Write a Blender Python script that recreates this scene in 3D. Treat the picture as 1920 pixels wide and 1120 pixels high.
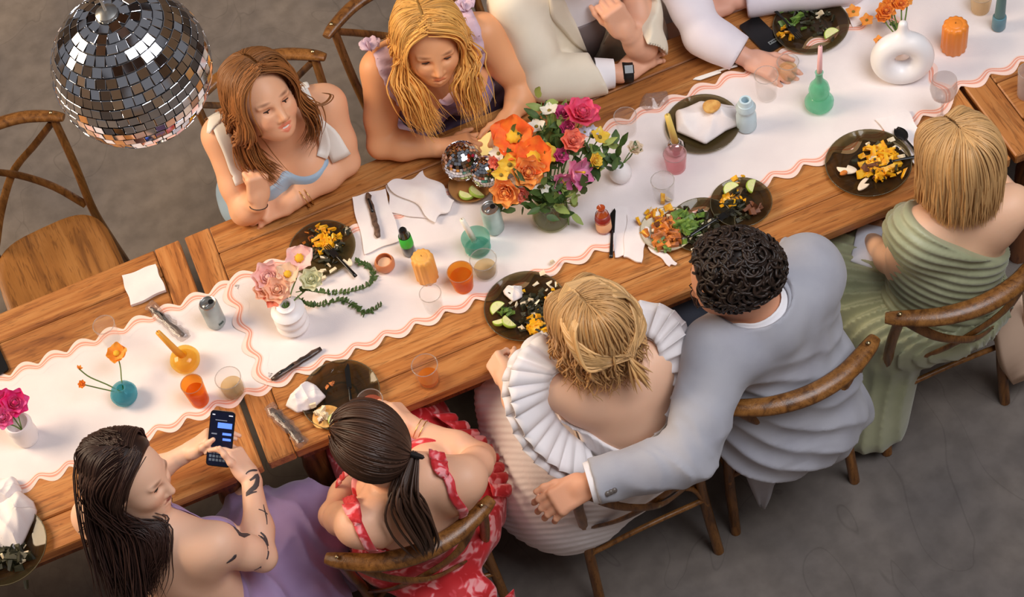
import bpy, bmesh, math, random
import numpy as np
from mathutils import Vector, Matrix
for o in list(bpy.data.objects): bpy.data.objects.remove(o)
sc = bpy.context.scene
# ---------------------------------------------------------------- camera
F = 3602.0; PX, PY = 562.0, 560.0            # focal length and principal point in pixels of 1920x1120
TH, PH = math.radians(54.4), math.radians(22.3)
WX, WY, WZ = np.eye(3)
cw = math.cos(TH)*WY - math.sin(TH)*WZ
cu0 = math.sin(TH)*WY + math.cos(TH)*WZ
cr = math.cos(PH)*WX - math.sin(PH)*cu0
cu = math.sin(PH)*WX + math.cos(PH)*cu0
TZ = 0.76
CAM = np.array([0, 0, TZ]) - cw*6.0
cd = bpy.data.cameras.new('camera'); cam = bpy.data.objects.new('camera', cd); sc.collection.objects.link(cam)
M = Matrix.Identity(4)
for i in range(3):
    M[i][0] = cr[i]; M[i][1] = cu[i]; M[i][2] = -cw[i]; M[i][3] = CAM[i]
cam.matrix_world = M
cd.sensor_fit = 'HORIZONTAL'; cd.sensor_width = 36.0; cd.lens = F/1920*36
cd.shift_x = (960-PX)/1920; cd.shift_y = (PY-560)/1920
cd.clip_end = 200
sc.camera = cam
# ---------------------------------------------------------------- world, light, exposure
wd = bpy.data.worlds.new('world'); sc.world = wd; wd.use_nodes = True
bg = wd.node_tree.nodes['Background']; bg.inputs[0].default_value = (0.93, 0.93, 1.0, 1); bg.inputs[1].default_value = 0.20
def area(name, loc, target, size, power, col, sy=None):
    l = bpy.data.lights.new(name, 'AREA'); l.energy = power; l.color = col; l.size = size
    if sy: l.shape = 'RECTANGLE'; l.size_y = sy
    o = bpy.data.objects.new(name, l); sc.collection.objects.link(o); o.location = loc
    o.rotation_euler = (Vector(target)-Vector(loc)).to_track_quat('-Z', 'Y').to_euler()
    return o
area('window_light_warm', (-5.2, 2.6, 5.2), (0.3, 0.2, 0.7), 3.4, 700, (1.0, 0.78, 0.55))
area('overhead_fill_cool', (2.4, -2.3, 6.3), (0.9, -0.3, 0.7), 3.2, 310, (0.95, 0.96, 1.0))  # cool area light added overhead, no window there; deepens shade under the table
vs = sc.view_settings; vs.view_transform = 'Standard'; vs.look = 'None'; vs.exposure = -0.08; vs.gamma = 1.0; vs.use_curve_mapping = False
# ---------------------------------------------------------------- helpers
rng = np.random.default_rng(7); random.seed(7)
COL = sc.collection
def A(px, py, z):
    d = cw + cr*(px-PX)/F + cu*(PY-py)/F
    return CAM + d*((z-CAM[2])/d[2])
def V3(*a): return np.array(a, float)
def nrm(v): v = np.asarray(v, float); return v/np.linalg.norm(v)
def lin(c):
    c = np.asarray(c, float)/255.0
    return tuple(np.where(c <= .04045, c/12.92, ((c+.055)/1.055)**2.4))
def obj(name, me, mats=None, parent=None, loc=None, rot=None):
    o = bpy.data.objects.new(name, me); COL.objects.link(o)
    if mats is not None and len(me.materials) == 0:
        for m in (mats if isinstance(mats, (list, tuple)) else [mats]): me.materials.append(m)
    if parent is not None:
        o.parent = parent
        if loc is None and rot is None: o.matrix_parent_inverse = parent_inv(parent)
    if loc is not None: o.location = loc
    if rot is not None: o.rotation_euler = rot
    return o
def wmat(p):
    b = Matrix.LocRotScale(p.location, p.rotation_euler, p.scale)
    return b if p.parent is None else wmat(p.parent) @ p.matrix_parent_inverse @ b
def parent_inv(p): return wmat(p).inverted()
def thing(name, label, cat, loc=(0, 0, 0), rz=0, group=None):
    o = bpy.data.objects.new(name, None); COL.objects.link(o); o.location = loc; o.rotation_euler = (0, 0, rz)
    o.empty_display_size = .05
    return tag(o, label, cat, group)
def tag(o, label=None, cat=None, group=None, kind=None):
    if label: o['label'] = label
    if cat: o['category'] = cat
    if group: o['group'] = group
    if kind: o['kind'] = kind
    return o
def dup(root, loc, rz, label=None, group=None):
    r = root.copy(); COL.objects.link(r); r.location = loc; r.rotation_euler = (0, 0, rz)
    if label: r['label'] = label
    if group: r['group'] = group
    for ch in list(root.children):
        c = ch.copy(); COL.objects.link(c); c.parent = r
        for g in list(ch.children):
            d = g.copy(); COL.objects.link(d); d.parent = c
    return r
class MB:
    def __init__(s): s.v = []; s.f = []; s.m = []; s.c = []; s.n = 0
    def add(s, v, f, mi=0, col=None):
        v = np.asarray(v, float); s.v.append(v); s.f += [tuple(int(i)+s.n for i in q) for q in f]; s.m += [mi]*len(f)
        s.c.append(np.tile(np.asarray(col if col is not None else (1, 1, 1), float), (len(v), 1)) if col is None or np.ndim(col) == 1 else np.asarray(col, float))
        s.n += len(v); return s
    def box(s, c, size, R=None, mi=0, bev=0.0, col=None):
        h = np.asarray(size, float)/2; b = min(bev, h.min()*.95)
        if b <= 0:
            v = [[x*h[0], y*h[1], z*h[2]] for x in (-1, 1) for y in (-1, 1) for z in (-1, 1)]
            f = [(0, 1, 3, 2), (4, 6, 7, 5), (0, 4, 5, 1), (2, 3, 7, 6), (0, 2, 6, 4), (1, 5, 7, 3)]
        else:   # chamfered box: 24 verts
            v = []; idx = {}
            for x in (-1, 1):
                for y in (-1, 1):
                    for z in (-1, 1):
                        for a in range(3):
                            q = [x*(h[0]-b), y*(h[1]-b), z*(h[2]-b)]; q[a] = (x, y, z)[a]*h[a]
                            idx[(x, y, z, a)] = len(v); v.append(q)
            f = []
            S = (-1, 1)
            for a in range(3):
                o = [i for i in range(3) if i != a]
                for sg in S:
                    def k(p, q, ax):
                        t = [0, 0, 0]; t[a] = sg; t[o[0]] = p; t[o[1]] = q; return idx[(t[0], t[1], t[2], ax)]
                    q = [k(-1, -1, a), k(1, -1, a), k(1, 1, a), k(-1, 1, a)]
                    f.append(q)
            for a in range(3):      # edges along axis a
                o = [i for i in range(3) if i != a]
                for p in S:
                    for q in S:
                        def k(e, ax):
                            t = [0, 0, 0]; t[a] = e; t[o[0]] = p; t[o[1]] = q; return idx[(t[0], t[1], t[2], ax)]
                        f.append([k(-1, o[0]), k(1, o[0]), k(1, o[1]), k(-1, o[1])])
            for x in S:
                for y in S:
                    for z in S: f.append([idx[(x, y, z, 0)], idx[(x, y, z, 1)], idx[(x, y, z, 2)]])
        v = np.array(v, float)
        if R is not None: v = v @ np.asarray(R, float).T
        return s.add(v+np.asarray(c, float), f, mi, col)
    def tube(s, path, rad, n=8, cap=True, mi=0, flat=None, col=None, up=None):
        P = np.asarray(path, float); m = len(P); rad = np.full(m, rad) if np.ndim(rad) == 0 else np.asarray(rad, float)
        T = np.gradient(P, axis=0); T /= np.linalg.norm(T, axis=1)[:, None]+1e-12
        ref = np.asarray(up, float) if up is not None else (WZ if abs(T[0][2]) < .9 else WX)
        N = np.zeros_like(P); cur = ref
        for i in range(m):
            cur = (ref if up is not None else cur) - T[i]*np.dot(ref if up is not None else cur, T[i]); cur = cur/(np.linalg.norm(cur)+1e-12); N[i] = cur
        B = np.cross(T, N); a = np.arange(n)/n*2*math.pi
        fl = 1.0 if flat is None else flat
        ring = (P[:, None] + rad[:, None, None]*(np.cos(a)[None, :, None]*B[:, None]*1.0 + np.sin(a)[None, :, None]*N[:, None]*fl)).reshape(-1, 3)
        f = [(i*n+j, i*n+(j+1) % n, (i+1)*n+(j+1) % n, (i+1)*n+j) for i in range(m-1) for j in range(n)]
        if cap: f += [tuple(range(n-1, -1, -1)), tuple((m-1)*n+j for j in range(n))]
        return s.add(ring, f, mi, col)
    def lathe(s, prof, n=24, c=(0, 0, 0), R=None, mi=0, rib=None, col=None, sq=None):
        pr = np.asarray(prof, float); a = np.arange(n)/n*2*math.pi
        k = np.ones(n) if rib is None else 1+rib[1]*np.cos(a*rib[0])
        v = np.stack([pr[:, 0, None]*np.cos(a)*k, pr[:, 0, None]*np.sin(a)*k, np.repeat(pr[:, 1, None], n, 1)], -1).reshape(-1, 3)
        m = len(pr)
        f = [(i*n+j, i*n+(j+1) % n, (i+1)*n+(j+1) % n, (i+1)*n+j) for i in range(m-1) for j in range(n)]
        if R is not None: v = v @ np.asarray(R, float).T
        return s.add(v+np.asarray(c, float), f, mi, col)
    def sheet(s, G, mi=0, thick=0.0, col=None):     # G: (a,b,3) grid
        a, b = G.shape[:2]; v = G.reshape(-1, 3)
        f = [(i*b+j, (i+1)*b+j, (i+1)*b+j+1, i*b+j+1) for i in range(a-1) for j in range(b-1)]
        if thick:
            nv = len(v); lo = v-np.array([0, 0, thick])
            f2 = [(q[3]+nv, q[2]+nv, q[1]+nv, q[0]+nv) for q in f]
            ed = [i*b for i in range(a)]+[(a-1)*b+j for j in range(1, b)]+[i*b+b-1 for i in range(a-2, -1, -1)]+[j for j in range(b-2, 0, -1)]
            f3 = [(ed[i], ed[(i+1) % len(ed)], ed[(i+1) % len(ed)]+nv, ed[i]+nv) for i in range(len(ed))]
            v = np.vstack([v, lo]); f = f+f2+[q[::-1] for q in f3]
            if col is not None and np.ndim(col) == 2: col = np.vstack([col, col])
        return s.add(v, f, mi, col)
    def prism(s, pts, z0, z1, mi=0, col=None, mid=None):      # pts (n,2) outline
        p = np.asarray(pts, float); n = len(p)
        v = np.vstack([np.c_[p, np.full(n, z0)], np.c_[p, np.full(n, z1)]])
        f = [tuple(range(n-1, -1, -1)), tuple(range(n, 2*n))]+[(i, (i+1) % n, n+(i+1) % n, n+i) for i in range(n)]
        return s.add(v, f, mi, col)
    def mesh(s, name, smooth=True, col=False, fix=True):
        me = bpy.data.meshes.new(name); V = np.vstack(s.v)
        me.from_pydata(V.tolist(), [], s.f)
        if any(s.m): me.polygons.foreach_set('material_index', s.m)
        if smooth: me.polygons.foreach_set('use_smooth', [True]*len(s.f))
        if col:
            at = me.color_attributes.new('Col', 'FLOAT_COLOR', 'POINT'); c = np.vstack(s.c)
            at.data.foreach_set('color', np.c_[c, np.ones(len(c))].astype(np.float32).ravel())
        if fix:
            bm = bmesh.new(); bm.from_mesh(me); bmesh.ops.recalc_face_normals(bm, faces=bm.faces); bm.to_mesh(me); bm.free()
        me.update(); return me
    def build(s, name, mats, parent=None, smooth=True, col=False, auto=None, **k):
        me = s.mesh(name, smooth, col)
        o = obj(name, me, mats, parent, **k)
        if auto:
            me.set_sharp_from_angle(angle=math.radians(auto))
        return o
def rotz(a): c, s = math.cos(a), math.sin(a); return np.array([[c, -s, 0], [s, c, 0], [0, 0, 1]])
def axes(z, xh=(1, 0, 0)):
    z = nrm(z); x = np.asarray(xh, float); x = x-z*np.dot(x, z)
    if np.linalg.norm(x) < 1e-5: x = np.array([0, 1, 0])-z*z[1]
    x = nrm(x); return np.stack([x, np.cross(z, x), z], 1)
def spline(P, n):
    P = np.asarray(P, float); m = len(P)
    Q = np.vstack([2*P[0]-P[1], P, 2*P[-1]-P[-2]]); t = np.linspace(0, m-1, n); i = np.minimum(t.astype(int), m-2); u = (t-i)[:, None]
    a, b, c, d = Q[i], Q[i+1], Q[i+2], Q[i+3]
    return .5*((2*b)+(-a+c)*u+(2*a-5*b+4*c-d)*u**2+(-a+3*b-3*c+d)*u**3)
# ---------------------------------------------------------------- materials
MAT = {}
def mat(name, col, rough=.5, metal=0, spec=.5, noise=None, scale=8, bump=0, bscale=40, stretch=(1, 1, 1), attr=False, sub=0, sheen=0, emit=None, trans=0, alpha=1, coat=0, tl=0):
    if name in MAT: return MAT[name]
    m = bpy.data.materials.new(name); m.use_nodes = True; MAT[name] = m
    nt = m.node_tree; N = nt.nodes; L = nt.links; b = N['Principled BSDF']
    b.inputs['Roughness'].default_value = rough; b.inputs['Metallic'].default_value = metal; b.inputs['Specular IOR Level'].default_value = spec
    b.inputs['Subsurface Weight'].default_value = sub; b.inputs['Subsurface Radius'].default_value = (.02, .007, .004); b.inputs['Subsurface Scale'].default_value = .6
    b.inputs['Sheen Weight'].default_value = sheen; b.inputs['Transmission Weight'].default_value = trans; b.inputs['Coat Weight'].default_value = coat
    if emit: b.inputs['Emission Color'].default_value = (*emit[0], 1); b.inputs['Emission Strength'].default_value = emit[1]
    base = N.new('ShaderNodeRGB'); base.outputs[0].default_value = (*lin(col), 1); out = base.outputs[0]
    tc = N.new('ShaderNodeTexCoord'); mp = N.new('ShaderNodeMapping'); mp.inputs['Scale'].default_value = stretch; L.new(tc.outputs['Object'], mp.inputs[0])
    if attr:
        at = N.new('ShaderNodeAttribute'); at.attribute_name = 'Col'
        mx = N.new('ShaderNodeMix'); mx.data_type = 'RGBA'; mx.blend_type = 'MULTIPLY'; mx.inputs['Factor'].default_value = 1
        L.new(out, mx.inputs['A']); L.new(at.outputs['Color'], mx.inputs['B']); out = mx.outputs['Result']
    if noise is not None:
        nz = N.new('ShaderNodeTexNoise'); nz.inputs['Scale'].default_value = scale; nz.inputs['Detail'].default_value = 5; L.new(mp.outputs[0], nz.inputs['Vector'])
        rp = N.new('ShaderNodeValToRGB'); rp.color_ramp.elements[0].position = .38; rp.color_ramp.elements[1].position = .64; L.new(nz.outputs['Fac'], rp.inputs[0])
        mx = N.new('ShaderNodeMix'); mx.data_type = 'RGBA'; L.new(rp.outputs[0], mx.inputs['Factor'])
        r2 = tuple(np.array(lin(noise))/np.maximum(np.array(lin(col)), 1e-4))
        ml = N.new('ShaderNodeMix'); ml.data_type = 'RGBA'; ml.blend_type = 'MULTIPLY'; ml.inputs['Factor'].default_value = 1; ml.inputs['B'].default_value = (*r2, 1); ml.clamp_result = False
        L.new(out, ml.inputs['A']); L.new(out, mx.inputs['A']); L.new(ml.outputs['Result'], mx.inputs['B']); out = mx.outputs['Result']
    L.new(out, b.inputs['Base Color'])
    if bump:
        nz = N.new('ShaderNodeTexNoise'); nz.inputs['Scale'].default_value = bscale; nz.inputs['Detail'].default_value = 4; L.new(mp.outputs[0], nz.inputs['Vector'])
        bp = N.new('ShaderNodeBump'); bp.inputs['Strength'].default_value = bump; bp.inputs['Distance'].default_value = .004; L.new(nz.outputs['Fac'], bp.inputs['Height']); L.new(bp.outputs[0], b.inputs['Normal'])
    if tl:
        t = N.new('ShaderNodeBsdfTranslucent'); L.new(out, t.inputs[0]); ms = N.new('ShaderNodeMixShader'); ms.inputs[0].default_value = tl
        L.new(b.outputs[0], ms.inputs[1]); L.new(t.outputs[0], ms.inputs[2]); L.new(ms.outputs[0], N['Material Output'].inputs[0])
    return m
def glass(name, col, amt=.85, rough=.03, body=.0):
    """thin glass wall: tinted transparency, fresnel gloss and a little light-scattering body"""
    if name in MAT: return MAT[name]
    m = bpy.data.materials.new(name); m.use_nodes = True; MAT[name] = m; nt = m.node_tree; N = nt.nodes; L = nt.links
    N.remove(N['Principled BSDF']); c = np.array(lin(col)); ct = np.sqrt(c)
    t = N.new('ShaderNodeBsdfTransparent'); t.inputs[0].default_value = (*ct, 1)
    d = N.new('ShaderNodeBsdfDiffuse'); d.inputs[0].default_value = (*c, 1); tr = N.new('ShaderNodeBsdfTranslucent'); tr.inputs[0].default_value = (*c, 1)
    m0 = N.new('ShaderNodeMixShader'); m0.inputs[0].default_value = .5; L.new(d.outputs[0], m0.inputs[1]); L.new(tr.outputs[0], m0.inputs[2])
    m1 = N.new('ShaderNodeMixShader'); m1.inputs[0].default_value = body; L.new(t.outputs[0], m1.inputs[1]); L.new(m0.outputs[0], m1.inputs[2])
    g = N.new('ShaderNodeBsdfGlossy'); g.inputs['Roughness'].default_value = rough
    lw = N.new('ShaderNodeLayerWeight'); lw.inputs[0].default_value = .25
    pw = N.new('ShaderNodeMath'); pw.operation = 'POWER'; pw.inputs[1].default_value = 3.0; L.new(lw.outputs['Facing'], pw.inputs[0])
    mr = N.new('ShaderNodeMapRange'); mr.inputs['To Min'].default_value = .03; mr.inputs['To Max'].default_value = amt*.7; L.new(pw.outputs[0], mr.inputs['Value'])
    m2 = N.new('ShaderNodeMixShader'); L.new(mr.outputs[0], m2.inputs[0]); L.new(m1.outputs[0], m2.inputs[1]); L.new(g.outputs[0], m2.inputs[2])
    L.new(m2.outputs[0], N['Material Output'].inputs[0]); return m
def wood(name, c1, c2, c3, rough=.42, axis=0, sc_=1.0):
    m = bpy.data.materials.new(name); m.use_nodes = True; MAT[name] = m; nt = m.node_tree; N = nt.nodes; L = nt.links; b = N['Principled BSDF']
    tc = N.new('ShaderNodeTexCoord'); oi = N.new('ShaderNodeObjectInfo'); mp = N.new('ShaderNodeMapping')
    s = [14*sc_]*3; s[axis] = 1.1*sc_; mp.inputs['Scale'].default_value = s
    ad = N.new('ShaderNodeVectorMath'); ad.operation = 'MULTIPLY_ADD'; ad.inputs[1].default_value = (9, 7, 5)
    cx = N.new('ShaderNodeCombineXYZ'); [L.new(oi.outputs['Random'], cx.inputs[i]) for i in range(3)]
    L.new(cx.outputs[0], ad.inputs[0]); L.new(tc.outputs['Object'], ad.inputs[2]); L.new(ad.outputs[0], mp.inputs[0])
    nz = N.new('ShaderNodeTexNoise'); nz.inputs['Scale'].default_value = 1.6; nz.inputs['Detail'].default_value = 6; nz.inputs['Distortion'].default_value = 1.4; L.new(mp.outputs[0], nz.inputs['Vector'])
    rp = N.new('ShaderNodeValToRGB'); e = rp.color_ramp.elements; e[0].position = .30; e[0].color = (*lin(c3), 1); e[1].position = .68; e[1].color = (*lin(c2), 1)
    k = e.new(.46); k.color = (*lin(c1), 1); L.new(nz.outputs['Fac'], rp.inputs[0])
    n2 = N.new('ShaderNodeTexNoise'); n2.inputs['Scale'].default_value = 7; n2.inputs['Detail'].default_value = 3; n2.inputs['Distortion'].default_value = 2; L.new(mp.outputs[0], n2.inputs['Vector'])
    r2 = N.new('ShaderNodeValToRGB'); q = r2.color_ramp.elements; q[0].position = .36; q[0].color = (.35, .3, .26, 1); q[1].position = .46; q[1].color = (1, 1, 1, 1); L.new(n2.outputs['Fac'], r2.inputs[0])
    mx = N.new('ShaderNodeMix'); mx.data_type = 'RGBA'; mx.blend_type = 'MULTIPLY'; mx.inputs['Factor'].default_value = .55; L.new(rp.outputs[0], mx.inputs['A']); L.new(r2.outputs[0], mx.inputs['B'])
    hv = N.new('ShaderNodeHueSaturation'); vr = N.new('ShaderNodeMapRange'); vr.inputs['To Min'].default_value = .82; vr.inputs['To Max'].default_value = 1.14; L.new(oi.outputs['Random'], vr.inputs['Value']); L.new(vr.outputs[0], hv.inputs['Value']); L.new(mx.outputs['Result'], hv.inputs['Color'])
    L.new(hv.outputs[0], b.inputs['Base Color']); b.inputs['Roughness'].default_value = rough
    bp = N.new('ShaderNodeBump'); bp.inputs['Strength'].default_value = .25; bp.inputs['Distance'].default_value = .002; L.new(n2.outputs['Fac'], bp.inputs['Height']); L.new(bp.outputs[0], b.inputs['Normal'])
    return m
# ---------------------------------------------------------------- signed distance modelling (bodies, clothes)
def rcone(p0, r0, p1, r1, sq=None):
    p0 = np.asarray(p0, float); p1 = np.asarray(p1, float); d = p1-p0; L2 = max(d@d, 1e-9)
    def f(x, y, z):
        ax, ay, az = x-p0[0], y-p0[1], z-p0[2]
        t = np.clip((ax*d[0]+ay*d[1]+az*d[2])/L2, 0, 1)
        return np.sqrt((ax-t*d[0])**2+(ay-t*d[1])**2+(az-t*d[2])**2)-(r0+(r1-r0)*t)
    R = max(r0, r1); return f, np.minimum(p0, p1)-R, np.maximum(p0, p1)+R
def ell(c, r, Ax=None):
    c = np.asarray(c, float); r = np.asarray(r, float); Ax = np.eye(3) if Ax is None else np.asarray(Ax, float)   # columns = axes
    def f(x, y, z):
        d = (x-c[0], y-c[1], z-c[2]); k0 = 0; k1 = 0
        for i in range(3):
            q = (d[0]*Ax[0, i]+d[1]*Ax[1, i]+d[2]*Ax[2, i])/r[i]; k0 = k0+q*q; k1 = k1+(q/r[i])**2
        k0 = np.sqrt(k0); return k0*(k0-1)/np.maximum(np.sqrt(k1), 1e-6)
    e = np.sqrt((Ax**2)@(r**2)); return f, c-e, c+e
def rbox(c, h, rad, Ax=None):
    c = np.asarray(c, float); h = np.asarray(h, float)-rad; Ax = np.eye(3) if Ax is None else np.asarray(Ax, float)
    def f(x, y, z):
        d = (x-c[0], y-c[1], z-c[2]); o = 0; mx = None
        for i in range(3):
            q = np.abs(d[0]*Ax[0, i]+d[1]*Ax[1, i]+d[2]*Ax[2, i])-h[i]; o = o+np.maximum(q, 0)**2; mx = q if mx is None else np.maximum(mx, q)
        return np.sqrt(o)+np.minimum(mx, 0)-rad
    e = np.abs(Ax)@(h+rad); return f, c-e, c+e
def plane(p, n):
    p = np.asarray(p, float); n = nrm(n)
    return lambda x, y, z: (x-p[0])*n[0]+(y-p[1])*n[1]+(z-p[2])*n[2]
def smin(a, b, k):
    h = np.maximum(k-np.abs(a-b), 0)/k; return np.minimum(a, b)-h*h*k*.25
class SDF:
    def __init__(s): s.ops = []
    def u(s, prim, k=.02): s.ops.append(('u', prim[0], prim[1], prim[2], k)); return s
    def sub(s, prim, k=.01): s.ops.append(('s', prim[0], prim[1], prim[2], k)); return s
    def cut(s, fn, k=.004): s.ops.append(('i', fn, None, None, k)); return s      # keeps fn<0
    def disp(s, fn): s.ops.append(('d', fn, None, None, 0)); return s
    def copy(s): c = SDF(); c.ops = list(s.ops); return c
    def bounds(s):
        lo = np.min([o[2] for o in s.ops if o[0] == 'u'], 0); hi = np.max([o[3] for o in s.ops if o[0] == 'u'], 0); return lo, hi
    def grid(s, lo, n, h):
        x = (lo[0]+h*np.arange(n[0], dtype=np.float32)).astype(np.float32)[:, None, None]; y = (lo[1]+h*np.arange(n[1])).astype(np.float32)[None, :, None]; z = (lo[2]+h*np.arange(n[2])).astype(np.float32)[None, None, :]
        g = np.full(n, .5, np.float32)
        for t, fn, a, b, k in s.ops:
            if t in 'us':
                m = k+2.5*h
                i0 = np.clip(np.floor((a-m-lo)/h).astype(int), 0, n); i1 = np.clip(np.ceil((b+m-lo)/h).astype(int)+1, 0, n)
                if (i1 <= i0).any(): continue
                sl = tuple(slice(i0[q], i1[q]) for q in range(3)); v = fn(x[sl[0]], y[:, sl[1]], z[:, :, sl[2]]).astype(np.float32)
                g[sl] = smin(g[sl], v, k) if t == 'u' else -smin(-g[sl], v, k)
            elif t == 'i': g = np.maximum(g, np.broadcast_to(fn(x, y, z), g.shape)).astype(np.float32) if k <= 0 else (-smin(-g, -np.broadcast_to(fn(x, y, z), g.shape), k)).astype(np.float32)
            else: g = (g+fn(x, y, z)).astype(np.float32)
        return g
    def at(s, P):
        P = np.asarray(P, float); x, y, z = P[:, 0], P[:, 1], P[:, 2]; g = np.full(len(P), .5)
        for t, fn, a, b, k in s.ops:
            v = fn(x, y, z)
            g = smin(g, v, k) if t == 'u' else -smin(-g, v, k) if t == 's' else np.maximum(g, v) if t == 'i' else g+v
        return g
    def project(s, P, off=0.0, it=4):
        P = np.array(P, float)
        for _ in range(it):
            d = s.at(P)-off; e = 1e-3
            G = np.stack([s.at(P+e*q)-s.at(P-e*q) for q in np.eye(3)], 1)/(2*e); G /= np.linalg.norm(G, axis=1)[:, None]+1e-6
            P = P-G*np.clip(d, -.05, .05)[:, None]
        return P
def surfnet(g, lo, h):
    ins = g < 0; n = np.array(g.shape)
    cnt = np.zeros(n-1, np.int8)
    for dx in (0, 1):
        for dy in (0, 1):
            for dz in (0, 1): cnt += ins[dx:n[0]-1+dx, dy:n[1]-1+dy, dz:n[2]-1+dz]
    act = (cnt > 0) & (cnt < 8); I = np.argwhere(act)
    idx = np.full(n-1, -1, np.int64); idx[act] = np.arange(len(I))
    S = np.zeros((len(I), 3)); W = np.zeros(len(I))
    for ax in range(3):
        o = [q for q in range(3) if q != ax]
        for p in (0, 1):
            for q in (0, 1):
                a = I.copy(); a[:, o[0]] += p; a[:, o[1]] += q; b = a.copy(); b[:, ax] += 1
                va = g[tuple(a.T)]; vb = g[tuple(b.T)]; cr_ = (va < 0) != (vb < 0)
                t = np.where(cr_, va/np.where(cr_, va-vb, 1), 0); P = a.astype(float); P[:, ax] += t
                S[cr_] += P[cr_]; W[cr_] += 1
    V = S/W[:, None]*h+lo
    F_ = []
    for ax in range(3):
        o = [(ax+1) % 3, (ax+2) % 3]
        a = [slice(None)]*3; b = [slice(None)]*3; a[ax] = slice(0, -1); b[ax] = slice(1, None)
        for q in o: a[q] = slice(1, -1); b[q] = slice(1, -1)
        s0 = ins[tuple(a)]; s1 = ins[tuple(b)]; E = np.argwhere(s0 != s1)
        if not len(E): continue
        E[:, o[0]] += 1; E[:, o[1]] += 1
        fl = ins[tuple(E.T)]
        def cell(p, q): c = E.copy(); c[:, o[0]] -= p; c[:, o[1]] -= q; return idx[tuple(c.T)]
        Q = np.stack([cell(0, 0), cell(1, 0), cell(1, 1), cell(0, 1)], 1)
        Q[~fl] = Q[~fl][:, ::-1]; F_.append(Q)
    return V, (np.vstack(F_) if F_ else np.zeros((0, 4), int))
def sdf_mesh(s, vox=.007, refine=(), box=None):
    """mesh of the field; refine = [(centre, radius, voxel)] re-meshed finer"""
    lo, hi = s.bounds() if box is None else box
    lo = np.asarray(lo)-4*vox-.035; hi = np.asarray(hi)+4*vox+.035
    n = np.ceil((hi-lo)/vox).astype(int)+1
    V, Q = surfnet(s.grid(lo, n, vox), lo, vox)
    parts = []
    keep = np.ones(len(Q), bool)
    for c, r, hv in refine:
        d = np.linalg.norm(V-c, axis=1); keep &= ~(d[Q].max(1) < r-.5*vox)
    parts.append((V, Q[keep]))
    for i, (c, r, hv) in enumerate(refine):
        l2 = np.asarray(c)-r-2*hv; n2 = np.ceil((2*r+4*hv)/hv*np.ones(3)).astype(int)+1
        V2, Q2 = surfnet(s.grid(l2, n2, hv), l2, hv); d = np.linalg.norm(V2-c, axis=1); k2 = d[Q2].min(1) < r
        for c3, r3, h3 in refine[:i]:
            d3 = np.linalg.norm(V2-c3, axis=1); k2 &= ~(d3[Q2].max(1) < r3-.5*hv)
        parts.append((V2, Q2[k2]))
    VV = []; QQ = []; o = 0
    for v, q in parts:
        used = np.unique(q); mp = np.full(len(v), -1); mp[used] = np.arange(len(used)); VV.append(v[used]); QQ.append(mp[q]+o); o += len(used)
    return np.vstack(VV), np.vstack(QQ)
def np_mesh(name, V, Q, col=None, mi=None):
    me = bpy.data.meshes.new(name); me.vertices.add(len(V)); me.vertices.foreach_set('co', V.astype(np.float32).ravel())
    me.loops.add(Q.size); me.loops.foreach_set('vertex_index', Q.astype(np.int32).ravel()); me.polygons.add(len(Q))
    me.polygons.foreach_set('loop_start', np.arange(0, Q.size, Q.shape[1], dtype=np.int32))
    me.polygons.foreach_set('use_smooth', np.ones(len(Q), bool))
    if mi is not None: me.polygons.foreach_set('material_index', mi.astype(np.int32))
    if col is not None:
        a = me.color_attributes.new('Col', 'FLOAT_COLOR', 'POINT'); a.data.foreach_set('color', np.c_[col, np.ones(len(col))].astype(np.float32).ravel())
    me.update(calc_edges=True); me.validate(); return me
def waves(seed, freq, n=5, stretch=(1, 1, 1)):
    r = np.random.default_rng(seed); K = r.normal(size=(n, 3))*np.asarray(stretch); K = K/np.linalg.norm(K, axis=1)[:, None]*freq*r.uniform(.6, 1.5, n)[:, None]; ph = r.uniform(0, 6.28, n)
    return lambda x, y, z: sum(np.sin(K[i, 0]*x+K[i, 1]*y+K[i, 2]*z+ph[i]) for i in range(n))/n
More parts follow.
